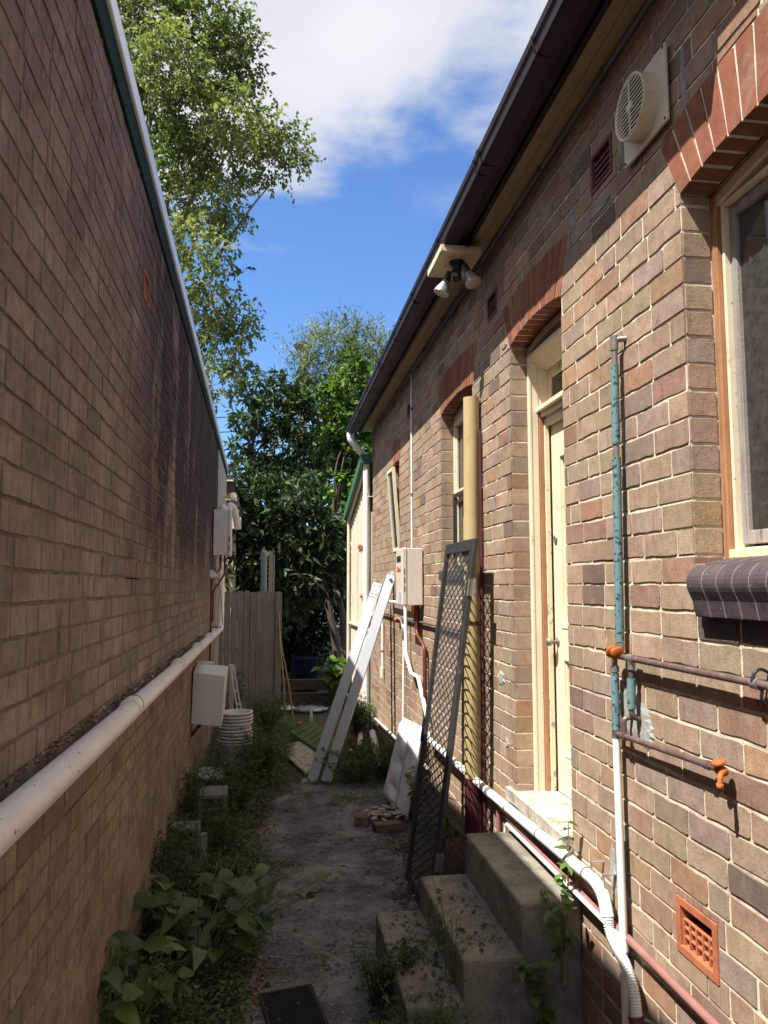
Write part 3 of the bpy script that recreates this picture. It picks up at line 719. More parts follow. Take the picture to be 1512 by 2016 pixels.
mb = MB(); mb.tube([(D,2.075,1.87),(D-.03,2.075,1.885),(D-.05,2.075,1.875),(D-.06,2.075,1.85)], .005, 8, .01); mb.tube([(D,2.05,1.79),(D-.03,2.05,1.78),(D-.05,2.05,1.80),(D-.045,2.05,1.83)], .005, 8, .01); mb.build('pipe_hook', M['black'], t)
# lower copper run with garden tap
t = T('garden_tap_pipe', 'shorter copper pipe below, ending in a rusty orange garden tap', 'pipe', (XP,3.0,1.525))
mb = MB(); mb.tube([(XP,3.012,1.56),(XP,3.012,1.512)], .0165, 12); mb.tube([(XP,3.012,1.530),(XP,2.27,1.556)], .0115, 12); mb.tube([(XP,2.94,1.532),(XP,2.94,1.60),(D+.01,2.94,1.612)], .011, 12, .015); mb.tube([(XP,2.955,1.532),(XP,2.925,1.533)], .016, 12); mb.tube([(XP,2.36,1.553),(XP,2.335,1.554)], .015, 12); mb.build('tube', M['copper'], t)
mb = MB(); c = Vector((XP-.005,2.262,1.556))
mb.lathe([(0,-.022),(.013,-.022),(.017,-.012),(.015,.012),(.011,.02),(0,.02)], c, (0,-1,-.1), 14); mb.lathe([(0,0),(.019,0),(.024,.006),(.019,.013),(0,.015)], c+Vector((-.008,0,.018)), (-.3,0,1), 14)
mb.tube([c+Vector((0,-.012,0)), c+Vector((-.022,-.026,-.006)), c+Vector((-.026,-.030,-.036))], .0085, 10, .012); mb.lathe([(0,-.010),(.011,-.010),(.011,.008),(0,.008)], c+Vector((-.026,-.030,-.038)), (0,0,1), 12)
mb.build('tap', M['orange'], t)
# white waste stack and teal stub behind it
t = pipe('vent_pipe', 'thin white vertical plastic pipe below the copper tap, with a short teal piece behind', 'pipe', M['white'], [(XP,3.012,1.513),(XP,3.0,.75),(XP,2.995,.02)], .0155, 0)
mb = MB(); mb.tube([(D-.02,3.035,1.10),(D-.02,3.035,.79)], .013, 12); mb.build('lagging', M['teal'], t)
mb = MB(); mb.tube([(D-.02,3.035,.83),(D-.02,3.035,.73)], .015, 12); mb.build('fitting', M['brass'], t)
ringat(t, (XP,3.0,.755), (XP,2.999,.70), .0195, 0, M['white'])
# fat white waste pipe, then corrugated hose
xw = D-.06
t = T('waste_pipe', 'thick white waste pipe along the wall above the steps, ending in a corrugated hose', 'pipe', (xw,4.8,.84))
mb = MB(); mb.tube([(xw,6.72,.800),(xw,4.85,.833),(xw,3.22,.882),(xw-.005,3.13,.86),(xw-.008,3.09,.79)], .026, 16, .05); mb.build('tube', M['white'], t)
hp = [Vector(p) for p in [(xw-.008,3.085,.80),(xw-.008,3.07,.74),(xw-.008,3.00,.70),(xw-.008,2.93,.675),(xw-.008,2.88,.62),(xw-.008,2.86,.55),(xw-.008,2.855,.40),(xw-.005,2.855,.2),(xw,2.86,.03)]]
def spline(ps, n):
    out = []
    for i in range(len(ps)-1):
        p0 = ps[max(i-1,0)]; p1 = ps[i]; p2 = ps[i+1]; p3 = ps[min(i+2,len(ps)-1)]
        for k in range(n):
            t = k/n; out.append(.5*((2*p1)+(p2-p0)*t+(2*p0-5*p1+4*p2-p3)*t*t+(3*p1-p0-3*p2+p3)*t**3))
    out.append(ps[-1]); return out
sp = spline(hp, 40); rad = []; acc = 0; pts = []
L = 0
cum = [0]
for a, b in zip(sp, sp[1:]): cum.append(cum[-1]+(b-a).length)
ns = int(cum[-1]/.0024); j = 0
for k in range(ns):
    s = cum[-1]*k/ns
    while cum[j+1] < s: j += 1
    u = (s-cum[j])/(cum[j+1]-cum[j]+1e-9); pts.append(sp[j].lerp(sp[j+1], u)); rad.append(.0195+.0022*(1 if (k % 4) < 2 else -1))
mb = MB(); mb.tube(pts, .02, 14, radii=rad); mb.build('hose', M['white'], t)
for y in (4.45,3.92,3.32): ringat(t, (xw,y,.845+(4.45-y)*.03), (xw,y-.012,.846+(4.45-y)*.03), .0285, 0, M['greyring'], 'clip')
ringat(t, (xw,4.86,.833), (xw,4.80,.834), .03, 0, M['greyring'])
for y, z in ((3.26,.905),(3.14,.895)):
    mb = MB(); mb.box(D-.062,D-.058,y-.008,y+.008,z,z+.045); mb.bar((D-.06,y,z+.042),(D-.001,y,z+.042),.014,.004); mb.build('strap', M['zinc'], t)
mb = MB(); mb.tube([(xw-.008,2.862,.53),(xw-.008,2.856,.51)], .0285, 14); mb.build('clip', M['copperL'], t)
mb = MB(); mb.bar((xw+.02,2.855,.52),(D,2.84,.51),.016,.004); mb.build('strap', M['zinc'], t)
pipe('drain_pipe', 'red brown copper pipe running low along the wall under the white waste pipe', 'pipe', M['redpipe'], [(D-.03,4.74,.45),(D-.03,4.74,.765),(D-.03,3.20,.735),(D-.03,3.10,.75),(D-.03,2.4,.745),(D-.03,.5,.74)], .0155, .03)
pipe('drain_pipe', 'thin white plastic pipe low along the wall, beneath the red brown one', 'pipe', M['white'], [(D-.05,4.55,.62),(D-.05,4.52,.738),(D-.05,3.24,.742),(D-.05,3.0,.742)], .0105, .03)
# grey conduits under the soffit
t = T('conduit', 'grey electrical conduit running under the eaves to the far corner', 'conduit', (D-.014,6,4.375))
mb = MB(); mb.tube([(D-.016,.3,4.372),(D-.016,10.6,4.372),(D-.016,10.86,4.30),(D-.016,10.86,3.9)], .0115, 8, .05); mb.tube([(D-.016,5.05,4.345),(D-.016,9.6,4.345)], .009, 8); mb.build('tube', M['greypole'], t)
for y in [2.2+.8*k for k in range(11)]:
    mb = MB(); mb.box(D-.034,D-.001,y,y+.014,4.355,4.388); mb.build('saddle', M['greyring'], t)
t = pipe('conduit', 'thin white conduit dropping from the eaves to the water heater', 'conduit', M['white'], [(D-.014,7.76,4.35),(D-.014,7.76,2.5)], .0105, 0)
for z in (3.95,3.05): ringat(t, (D-.014,7.76,z), (D-.014,7.76,z+.03), .0135, 0, M['greyring'], 'saddle')
# extractor fan
fx, fy, fz = D, 2.645, 3.965
t = T('extractor_fan', 'round cream extractor fan outlet on a square white plate, high on the wall', 'fan', (fx,fy,fz))
mb = MB(); mb.box(D-.030,D-.018,fy-.172,fy+.172,fz-.152,fz+.152); mb.box(D-.017,D-.006,fy-.15,fy+.15,fz-.13,fz+.13); mb.build('plate', M['fan'], t, bevel=.004)
mb = MB(); mb.lathe([(.124,.03),(.120,.083),(.123,.089),(.117,.091),(.110,.087),(.110,.03)], (D,fy,fz), (-1,0,0), 40); mb.build('duct', M['fan'], t)
mb = MB()
for k in range(-6,7):
    z = k*.0168; hw = sqrt(max(0,.110**2-z*z))
    mb.box(D-.0885,D-.084,fy-hw,fy+hw,fz+z-.0024,fz+z+.0024)
mb.box(D-.0895,D-.0835,fy-.004,fy+.004,fz-.110,fz+.110); mb.box(D-.0905,D-.083,fy-.022,fy+.022,fz-.011,fz+.011)
mb.build('grille', M['fan'], t)
mb = MB(); mb.lathe([(0,.062),(.109,.062)], (D,fy,fz), (-1,0,0), 30); mb.build('dark_inside', M['hole'], t)
mb = MB()
for sy in (-1,1):
    for sz in (-1,1): mb.lathe([(.006,0),(.005,.003),(0,.004)], (D-.030,fy+sy*.158,fz+sz*.138), (-1,0,0), 10)
mb.build('screw', M['copperL'], t)
# floodlight under the gutter
t = T('security_light', 'twin floodlight with round black sensor on a peeling cream timber block under the gutter', 'floodlight', (1.23,4.9,4.3))
mb = MB(); mb.box(1.055,1.33,4.70,5.13,4.288,4.334); mb.build('timber_block', M['creamOld'], t, bevel=.003)
mb = MB(); mb.lathe([(.055,0),(.055,.012),(.042,.02),(.035,.05),(.03,.07),(0,.07)], (1.20,4.86,4.288), (0,0,-1), 20); mb.tube([(1.20,4.86,4.225),(1.185,4.82,4.18)], .012, 8); mb.build('base', M['black'], t)
mb = MB()
c = Vector((1.175,4.77,4.15)); mb.lathe([(0,-.036)]+[(.036*sin(a),-.036*cos(a)) for a in [k*pi/12 for k in range(1,12)]]+[(0,.036)], c, (0,-.3,-1), 20); mb.build('sensor', M['black'], t)
for (c0, dr) in (((1.165,4.93,4.235),(-.35,.05,-.85)), ((1.24,4.80,4.235),(.25,-.30,-.75))):
    dr = Vector(dr).normalized(); mb = MB(); c0 = Vector(c0)
    mb.tube([(1.20,4.86,4.24), c0], .011, 8); mb.tube([c0-dr*.01, c0+dr*.065], .024, 14); lh = mb.build('lamp_holder', M['black'], t)
    mb = MB(); mb.lathe([(.026,.06),(.030,.075),(.052,.125),(.056,.145)], c0, dr, 22); mb.build('reflector', M['zinc'], lh)
    mb = MB(); mb.lathe([(.056,.145),(.054,.150),(.035,.154),(0,.156)], c0, dr, 22); mb.build('lens', M['fan'], lh)
# yellow downpipe
t = T('downpipe', 'fat mustard yellow downpipe in front of the middle window, maroon at its foot', 'downpipe', (1.362,5.18,0))
mb = MB(); mb.tube([(1.362,5.14,3.435),(1.362,5.165,2.52)], .055, 28, cap=False); mb.lathe([(.047,0),(.040,-.25),(0,-.25)], (1.362,5.14,3.434), (0,0,1), 24); mb.lathe([(.047,0),(.055,0)], (1.362,5.14,3.4352), (0,0,1), 28); mb.tube([(1.362,5.165,2.60),(1.362,5.166,2.44)], .058, 28); mb.tube([(1.362,5.166,2.46),(1.362,5.20,.80)], .0565, 28); mb.build('tube', M['yellow'], t)
mb = MB(); mb.tube([(1.362,5.20,.84),(1.362,5.2,.0)], .0575, 28); mb.build('painted_foot', M['maroon'], t)
mb = MB()
for z in (1.86,):
    mb.tube([(1.362,5.178,z),(1.362,5.178,z+.025)], .0590, 28); mb.box(1.40,D,5.11,5.13,z,z+.025)
mb.build('strap', M['copperL'], t)
pipe('conduit', 'slim maroon pipe beside the yellow downpipe, in its shade', 'conduit', M['maroon'], [(D-.02,5.09,3.2),(D-.02,5.09,.05)], .010, 0)
# white downpipe at the far corner
xd = D-.085
t = T('downpipe', 'white downpipe with swan neck at the far corner of the brick house', 'downpipe', (xd,11.05,0))
mb = MB(); mb.tube([(D-.33,11.0,4.345),(D-.33,11.0,4.25),(xd,11.05,3.98),(xd,11.05,.02)], .048, 24, .05); mb.build('tube', M['white'], t)
mb = MB()
for p, q in (((D-.33,11.0,4.34),(D-.33,11.0,4.28)), ((xd,11.05,4.0),(xd,11.05,3.93)), ((xd,11.05,3.50),(xd,11.05,3.46))): mb.tube([p,q], .0505, 24)
mb.build('collar', M['white'], t)
mb = MB(); mb.bar((xd,11.05,3.42),(D+.02,10.95,3.42),.03,.006); mb.bar((xd,11.05,1.5),(D-.0,10.93,1.5),.03,.02); mb.build('strap', M['white'], t)
# gas water heater
y0, y1, z0, z1 = 7.19, 7.54, 1.945, 2.485
t = T('water_heater', 'cream gas water heater box on the sunlit wall with red lettering and blue sticker', 'water heater', (1.3,7.3,1.95))
mb = MB(); mb.box(1.268,D-.015,y0,y1,z0,z1); mb.build('case', M['heater'], t, bevel=.006)
mb = MB(); mb.box(1.215,1.266,y0-.004,y1+.004,z0-.004,z1+.004); fc = mb.build('front_cover', M['heater'], t, bevel=.012)
mb = MB(); mb.box(1.2135,1.216,y0+.06,y1-.05,z1-.13,z1-.07); mb.build('exhaust_slot', M['hole'], fc)
mb = MB()
for zz_ in (2.10,2.18,2.26): mb.box(1.236,1.244,y0-.0052,y0-.0035,zz_-.028,zz_+.028)
mb.build('vent_slot', M['hole'], fc)
mb = MB()
for y in (7.28,7.46): mb.box(D-.03,D-.012,y,y+.035,z1,z1+.035); mb.box(D-.03,D-.012,y,y+.035,z0-.03,z0)
mb.build('bracket', M['zinc'], t)
def text(body, name, size, mat, parent, m3, loc):
    cu = bpy.data.curves.new(name, 'FONT'); cu.body = body; cu.size = size; cu.extrude = .0006; cu.align_x = 'CENTER'; cu.align_y = 'CENTER'
    tmp = bpy.data.objects.new('tmp', cu); COL.objects.link(tmp)
    bpy.context.view_layer.update()
    dg = bpy.context.evaluated_depsgraph_get(); me = bpy.data.meshes.new_from_object(tmp.evaluated_get(dg))
    bpy.data.objects.remove(tmp)
    me.transform(m3.to_4x4()); me.transform(Matrix.Translation(Vector(loc)-Vector(O3[parent.name])))
    me.materials.clear(); me.materials.append(mat)
    o = bpy.data.objects.new(name, me); COL.objects.link(o); o.parent = parent; return o
M['redink'] = mk('red_ink', (.60,.06,.05), .6, .05, 5, 0); M['blueink'] = mk('blue_ink', (.07,.07,.42), .6, .05, 5, 0); M['paper'] = mk('sticker_paper', (.62,.6,.66), .6, .05, 5, 0)
# facing -x: text right = -y, up = +z
m3 = Matrix(((0,0,-1),(-1,0,0),(0,1,0)))
text('Rinnai', 'lettering', .085, M['redink'], t, m3, (1.2128,y0+.17,2.285))
mb = MB(); mb.box(1.2132,1.216,y0+.06,y0+.13,1.965,2.07); st_ = mb.build('sticker', M['paper'], t)
mb = MB()
for k in range(5): mb.box(1.2124,1.2131,y0+.065,y0+.125,1.972+k*.02,1.984+k*.02)
mb.build('sticker_print', M['blueink'], t)
mb = MB(); mb.lathe([(.02,0),(.022,.03),(.018,.08),(0,.085)], (1.34,7.28,1.94), (0,0,-1), 12); mb.build('valve', M['amber'], t)
# pipes below the heater
pipe('copper_pipe', 'brown copper pipe curving down from beneath the cream water heater', 'pipe', M['copperL'], [(1.36,7.27,1.95),(1.36,7.235,1.68),(1.385,6.97,1.57),(1.385,6.985,.60)], .017, .07)
pipe('copper_pipe', 'thinner copper pipe behind the curving brown one under the heater', 'pipe', M['copperL'], [(1.395,7.30,1.95),(1.395,7.30,1.66),(1.405,7.02,1.52),(1.405,7.03,.55)], .011, .07)
pipe('relief_pipe', 'white pipe with a kink dropping from the heater to behind the cushion', 'pipe', M['white'], [(1.37,7.90,1.94),(1.37,7.86,1.42),(1.37,7.57,1.27),(1.37,7.20,1.275),(1.37,7.13,1.22),(1.37,6.80,.98),(1.37,6.72,.80)], .019, .04)
pipe('water_pipe', 'straight slim white pipe standing left of the kinked one', 'pipe', M['white'], [(1.395,8.13,1.72),(1.395,8.20,.55)], .0135, 0)
pipe('water_pipe', 'short white pipe with a fat end cap, right of the white downpipe', 'pipe', M['white'], [(1.395,9.75,1.72),(1.395,9.75,1.02)], .0165, 0, extra=lambda t: (ringat(t,(1.395,9.75,1.10),(1.395,9.75,.98),.030,0,M['fan'],'end_cap'), ringat(t,(1.395,9.75,1.32),(1.395,9.75,1.30),.02,0,M['greyring'],'clip')))
t = pipe('copper_pipe', 'level grey copper pipe along the wall behind the mesh door with an orange valve', 'pipe', M['copper'], [(D-.03,10.4,1.78),(D-.03,5.3,1.79)], .0115, 0)
mb = MB(); mb.lathe([(0,-.03),(.03,-.02),(.03,.02),(0,.03)], (D-.05,8.55,1.755), (-1,0,.3), 14); mb.build('valve', M['orange'], t)
mb = MB(); mb.tube([(D-.05,8.5,1.77),(D-.05,8.25,1.77),(D-.05,8.13,1.70),(D-.05,8.13,1.58)], .0125, 10, .06); mb.build('tube', M['brass'], t)
pipe('overflow_pipe', 'stubby white pipe poking left out of the water heater', 'pipe', M['white'], [(1.37,9.05,1.945),(1.36,7.56,1.955)], .0165, 0)
pipe('waste_pipe', 'old whitewashed pipe sloping along the foot of the wall', 'pipe', M['white'], [(D-.045,10.35,.37),(D-.045,6.9,.52)], .018, 0)
# ------------------------------------------------------------------ things leaning on or standing by the house
# security door: plane tilted from foot (x=.99) to head (x=1.30)
yA, yB, Zt = 4.80, 5.64, 2.43
def dpt(y, s, o=0):                 # s 0..1 up the leaf, o out of its face
    return Vector((.985+.315*s, y, .05+(Zt-.05)*s)) + Vector((-.99,0,.13))*o
t = T('security_door', 'black diamond mesh security door leaning against the yellow downpipe', 'door', (1.0,5.2,0))
mb = MB(); fw = .058
def dbar(ya, yb, sa, sb, o0, o1):
    P = [dpt(y,s,o) for s in (sa,sb) for (y,o) in ((ya,o0),(yb,o0),(yb,o1),(ya,o1))]
    mb.hexa(P)
hs = fw/2.4
dbar(yA,yA+fw,0,1,-.012,.014); dbar(yB-fw,yB,0,1,-.012,.014); dbar(yA+fw,yB-fw,0,hs*1.3,-.0115,.0135); dbar(yA+fw,yB-fw,1-hs,1,-.0115,.0135)
sd = mb.build('frame', M['steelblk'], t, bevel=.003)
mb = MB(); dbar(yA+fw,yA+fw+.016,hs,1-hs,-.004,.018); dbar(yB-fw-.016,yB-fw,hs,1-hs,-.004,.018); dbar(yA+fw+.016,yB-fw-.016,1-hs-.008,1-hs,-.004,.018)
mb.build('bead', M['steelblk'], sd, bevel=.002)
mb = MB(); ln = 2.4; cw, ch = .122, .068; nc = int((yB-yA-2*fw)/cw)+1; nr = int(ln/ch)
for c in range(nc*2+1):
    yb = yA+fw+c*cw/2
    prev = None
    for r in range(nr*2+1):
        s = hs + (1-2*hs)*r/(nr*2)
        sgn = 1 if (r+c) % 2 else -1
        y = yb + sgn*cw/4*.92
        p = dpt(min(max(y,yA+fw),yB-fw), s, 0)
        if prev is not None: mb.bar(prev, p, .0105, .0028, (1,0,0))
        prev = p
mb.build('diamond_mesh', M['steelblk'], t)
mb = MB(); P = [dpt(yA+fw,hs,-.006), dpt(yB-fw,hs,-.006), dpt(yB-fw,1-hs,-.006), dpt(yA+fw,1-hs,-.006)]; mb.add(P, [(0,1,2,3)]); P = [dpt(yA+fw,hs,-.0066), dpt(yB-fw,hs,-.0066), dpt(yB-fw,1-hs,-.0066), dpt(yA+fw,1-hs,-.0066)]
mb.build('fly_screen', M['flyscreen'], t)
for s0 in (.845,.14):
    mb = MB(); dbar(yA-.055,yA,s0,s0+.045,-.014,-.008); dbar(yA-.004,yA+.01,s0,s0+.045,-.012,.02); mb.tube([dpt(yA-.002,s0,.018),dpt(yA-.002,s0+.045,.018)], .007, 8); mb.build('hinge', M['brass'], t)
mb = MB(); dbar(yB-.05,yB-.012,.40,.47,.014,.03); mb.build('latch', M['black'], t)
# two silver planks
def plank(label, foot, head, w, th, sidev, group):
    f = Vector(foot); h = Vector(head); d = (h-f).normalized(); s = Vector(sidev); s = (s-d*s.dot(d)).normalized(); nrm = d.cross(s).normalized()
    t = T('ladder_plank', label, 'plank', foot, group=group)
    mb = MB()
    P = [f-s*w/2-nrm*th/2, f+s*w/2-nrm*th/2, f+s*w/2+nrm*th/2, f-s*w/2+nrm*th/2]; Q = [p+(h-f) for p in P]
    mb.hexa(P+Q)
    mb.build('board', M['alu'], t, bevel=.006)
    return t, d, s, nrm
t1, d1, s1, n1 = plank('left silver plank of the pair leaning on the wall, with bolted end plate', (.455,8.50,.055), (1.265,9.20,2.16), .112, .035, (1,-.25,0), 'silver planks leaning on the wall')
t2, d2, s2, n2 = plank('right silver plank of the pair, slightly longer, with hook brackets on top', (.600,8.42,.055), (1.40,9.02,2.25), .112, .035, (1,-.25,0), 'silver planks leaning on the wall')
sgn = -1 if n1.y > 0 else 1
hd = Vector((1.265,9.20,2.16)); mb = MB(); mb.bar(hd-d1*.19+n1*sgn*.021, hd-d1*.01+n1*sgn*.021, .11, .005, up=n1); mb.build('end_plate', M['zinc'], t1)
mb = MB()
for a, b in ((-.03,.04),(.03,.04),(-.03,.15),(.02,.15)): mb.lathe([(.010,0),(.009,.005),(0,.006)], hd-d1*b+s1*a+n1*sgn*.0235, n1*sgn, 8)
mb.build('bolt', M['brass'], t1)
mb = MB(); mb.bar(hd-d1*.42+s1*.062+n1*sgn*.024, hd-d1*.10+s1*.03+n1*sgn*.024, .028, .004, up=n1); mb.build('strap', M['brass'], t1)
hd = Vector((1.40,9.02,2.25)); mb = MB(); mb.bar(hd-d2*.01, hd+d2*.05, .03, .012, up=n2); mb.bar(hd+d2*.02-s2*.05, hd+d2*.02+s2*.01, .012, .012, up=n2); mb.lathe([(.018,0),(.018,.03),(0,.03)], hd-d2*.05+n2*sgn*.02, n2*sgn, 12); mb.build('hook_bracket', M['zinc'], t2)
mb = MB()
for k in range(6):
    a = R.uniform(0,6.28); p = Vector((.40+R.uniform(-.05,.05),8.42,.06)); mb.tube([p, p+Vector((.04*cos(a),-.03,.05)), p+Vector((.06*cos(a),-.07,.01))], .003, 5, .02)
single(mb, 'plastic_scrap', 'scrap of clear plastic strip lying at the foot of the planks', 'scrap', M['foil'], (.40,8.42,.06))
# white cushion folded over, leaning on the wall
t = T('cushion', 'white tufted seat cushion with grey piping leaning on the wall behind the mesh door', 'cushion', (1.2,7.2,.06))
mb = MB(); nu, nv = 22, 44
def cush(u, v, side):
    base = Vector((1.105,7.60,.10)).lerp(Vector((1.225,6.98,.045)), u); top = Vector((1.345,7.86,.80)).lerp(Vector((1.385,7.06,.84)), u)
    p = base.lerp(top, v); nrm = Vector((-.92,-.32,.30)).normalized()
    e = min(u,1-u)*2; e2 = min(v,1-v)*2; th = .065*(min(1,e*3.2))**.5*(min(1,e2*6))**.5
    for tu in (.33,.67) if False else (.5,):
        for tv in (.2,.5,.8):
            r2 = ((u-tu)/.2)**2+((v-tv)/.11)**2; th -= .035*math.exp(-r2*2.2)
            an = math.atan2((v-tv)*1.6,(u-tu)); th += .005*cos(7*an+tv*9)*math.exp(-r2*.55)*min(1,r2*2)*min(1,e*3)
    th += .004*sin(u*17+v*6)*sin(v*23)*min(1,e*3)
    round_ = .05*((abs(u-.5)*2)**6)*((v if v > .5 else 1-v)**10)
    return p + nrm*(th if side else -.045*min(1,e*3)**.5*(min(1,e2*6))**.5)
for side in (1,0):
    vs = [cush(i/nu, j/nv, side) for j in range(nv+1) for i in range(nu+1)]
    mb.add(vs, [(j*(nu+1)+i, j*(nu+1)+i+1, (j+1)*(nu+1)+i+1, (j+1)*(nu+1)+i) for j in range(nv) for i in range(nu)], smooth=True)
mb.build('cover', M['cushion'], t)
mb = MB(); mb.tube([cush(1,v/12,1) for v in range(13)], .006, 6); mb.tube([cush(0,v/12,1) for v in range(13)], .005, 6); mb.tube([cush(.72,v/14,1)+Vector((-.004,-.002,.001)) for v in range(1,14)], .0035, 6); mb.tube([cush(u/8,0,1) for u in range(9)], .006, 6); mb.build('piping', M['piping'], t)
# concrete steps
t = T('concrete_steps', 'three worn concrete steps below the cream door, in shade', 'steps', (1.0,4.0,0))
for k, (x0, x1, z1, e) in enumerate(((.610,.95,.276,0),(.868,1.22,.460,.003),(1.138,1.428,.686,.006))):
    mb = MB(); mb.box(x0, x1, 3.525-e, 4.545+e, 0, z1); weather(mb.build('step', M['concrete'], t, bevel=.016), .008, .05)
# broken bricks
def lump(mb, c, sx, sy, sz, rz=0, jitt=.008):
    P = []
    for z in (0,sz):
        for x, y in ((-sx,-sy),(sx,-sy),(sx,sy),(-sx,sy)):
            x += R.uniform(-jitt,jitt); y += R.uniform(-jitt,jitt); P.append((c[0]+x*cos(rz)-y*sin(rz), c[1]+x*sin(rz)+y*cos(rz), c[2]+z+R.uniform(-jitt,jitt)*.6))
    mb.hexa(P)
for i, (lab, c, s, rz) in enumerate((('front brown brick of the small pile beside the cushion', (1.00,6.70,.05), (.115,.055,.078), .15), ('left broken brick of the pile, with a notched corner', (.80,6.92,.05), (.055,.10,.09), -.1), ('rear brick under the rubble flakes by the cushion foot', (.98,7.06,.05), (.15,.12,.055), .25))):
    mb = MB(); lump(mb, c, *s[:2], s[2], rz); single(mb, 'broken_brick', lab, 'brick', M['rubble'], c, group='bricks piled by the cushion', bevel=.006); weather(COL.objects[-1], .009, .03, 4)
mb = MB()
for k in range(34):
    q = (1.0+R.gauss(0,.10), 6.98+R.gauss(0,.10), .108+R.uniform(0,.015)); lump(mb, q, R.uniform(.012,.04), R.uniform(.01,.03), R.uniform(.006,.016), R.uniform(0,3), .006)
o = mb.build('rubble', M['shard'], None, (1.0,7.0,.1)); o['kind'] = 'stuff'; o['label'] = 'flakes of broken mortar heaped on the brick pile'
# rubber ring mat
t = T('rubber_mat', 'black rubber ring mat on the concrete path at the bottom edge', 'mat', (.15,4.0,.06))
mb = MB(); p00 = Vector((-.03,4.16,.055)); ex = Vector((.255,.055,0)); ey = Vector((.085,-.50,0))
g = 13; h = 24
dx = ex/g; dy = ey/h
rr = dx.length*.5
for j in range(h+1):
    for i in range(g+1):
        c = p00 + dx*(i+(.5 if j % 2 else 0)) + dy*j
        if i == g and j % 2: continue
        vs = []; k = 8
        for r, z in ((rr*1.0,0),(rr*1.0,.012),(rr*.66,.013),(rr*.66,0)):
            for q in range(k): vs.append(c+Vector((cos(2*pi*q/k)*r, sin(2*pi*q/k)*r*.95, z)))
        mb.add(vs, [(a*k+q, a*k+(q+1)%k, (a+1)*k+(q+1)%k, (a+1)*k+q) for a in range(3) for q in range(k)])
mb.build('rings', M['rubber'], t)
mb = MB()
for a, b in ((p00,p00+ex),(p00+ex,p00+ex+ey),(p00,p00+ey),(p00+ey,p00+ex+ey)): mb.bar(a+Vector((0,0,.006)), b+Vector((0,0,.006)), .016, .016)
mb.build('border', M['rubber'], t)
mb = MB(); mb.add([p00+Vector((0,0,.0005)),p00+ex+Vector((0,0,.0005)),p00+ex+ey+Vector((0,0,.0005)),p00+ey+Vector((0,0,.0005))],[(0,1,2,3)]); mb.build('backing', M['hole'], t)
# lean-to shed beyond the house
t = T('lean_to_shed', 'cream corrugated lean-to beyond the house with a green sloping roof edge', 'shed', (1.4,12.2,0))
mb = MB(); ysh = [11.02+ (13.45-11.02)*k/60 for k in range(61)]
def ztop(y): return 3.93-(y-11.02)*.235
vs = []; fs = []
for k, y in enumerate(ysh):
    x = 1.385+.018*sin(k*pi/2.5); vs += [(x,y,0),(x,y,ztop(y)-.03)]
for k in range(60): fs.append((2*k,2*k+2,2*k+3,2*k+1))
mb.add(vs, fs); mb.box(1.41,3.5,13.40,13.45,0,3.3); mb.box(1.41,1.45,11.0,13.4,0,3.2); mb.build('wall', M['shedwall'], t)
mb = MB(); mb.hexa([(1.25,10.98,ztop(10.98)-.03),(3.5,10.98,ztop(10.98)-.03),(3.5,13.6,ztop(13.6)-.03),(1.25,13.6,ztop(13.6)-.03),(1.25,10.98,ztop(10.98)+.10),(3.5,10.98,ztop(10.98)+.10),(3.5,13.6,ztop(13.6)+.10),(1.25,13.6,ztop(13.6)+.10)]); mb.build('roof', M['greenroof'], t)
mb = MB(); mb.bar((1.33,11,ztop(11)-.06),(1.33,13.55,ztop(13.55)-.06),.04,.05); mb.tube([(1.33,13.47,ztop(13.47)-.02),(1.33,13.47,.8)],.03,8); mb.bar((1.345,11.1,1.52),(1.345,13.45,1.50),.03,.03); mb.build('trim', M['fan'], t)
for y, z in ((11.9,2.75),(11.6,1.98)):
    mb = MB(); mb.lathe([(0,-.02),(.022,-.02),(.034,0),(.022,.02),(0,.02)], (1.35,y,z), (-1,-.4,0), 10); mb.bar((1.355,y-.35,z-.02),(1.355,y+.3,z-.02),.02,.02); mb.build('rusty_valve', M['orange'], t)
# ------------------------------------------------------------------ the left building (own frame, x = -0.6 is its face)
fL = lambda a, z, d: (-LW + d, a, z)
XL = -LW
lb = T('brick_building', 'sooty brown brick wall of the building on the left, in shade, with zinc roof capping', 'building', (-2.0,5,0), left=True)
LV = [dict(a0=3.93, a1=4.15, zb=3.59, spring=3.75, rise=0, band=0), dict(a0=3.9, a1=4.14, zb=.31, spring=.47, rise=0, band=0), dict(a0=2.75, a1=3.0, zb=.30, spring=.46, rise=0, band=0)]
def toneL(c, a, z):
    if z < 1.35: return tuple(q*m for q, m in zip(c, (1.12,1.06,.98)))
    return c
w = MB()
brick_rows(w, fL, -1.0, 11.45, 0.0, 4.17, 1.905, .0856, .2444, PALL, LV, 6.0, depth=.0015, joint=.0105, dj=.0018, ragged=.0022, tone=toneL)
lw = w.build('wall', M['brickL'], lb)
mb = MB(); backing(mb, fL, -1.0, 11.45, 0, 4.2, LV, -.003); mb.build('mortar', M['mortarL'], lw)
mb = MB(); mb.box(-5,XL-.03,-1,11.44,0,4.2); mb.build('inner_wall', M['room'], lb)
mb = MB(); mb.box(XL-.08,XL+.0,11.452,14.5,0,4.13)
for k in range(12): mb.box(XL,XL+.012,11.46+k*.25,11.46+k*.25+.03,0,4.13)
mb.build('render_panel', M['panel'], lb)
mb = MB(); mb.box(XL-.02,XL+.014,-1,14.52,4.135,4.285); mb.build('fascia', M['green'], lb, bevel=.004)
mb = MB(); mb.hexa([(XL-.30,-1,4.285),(XL+.030,-1,4.285),(XL+.030,14.56,4.235),(XL-.30,14.56,4.235),(XL-.30,-1,4.415),(XL+.024,-1,4.400),(XL+.024,14.56,4.350),(XL-.30,14.56,4.365)]); mb.build('roof_capping', M['capping'], lb, bevel=.006)
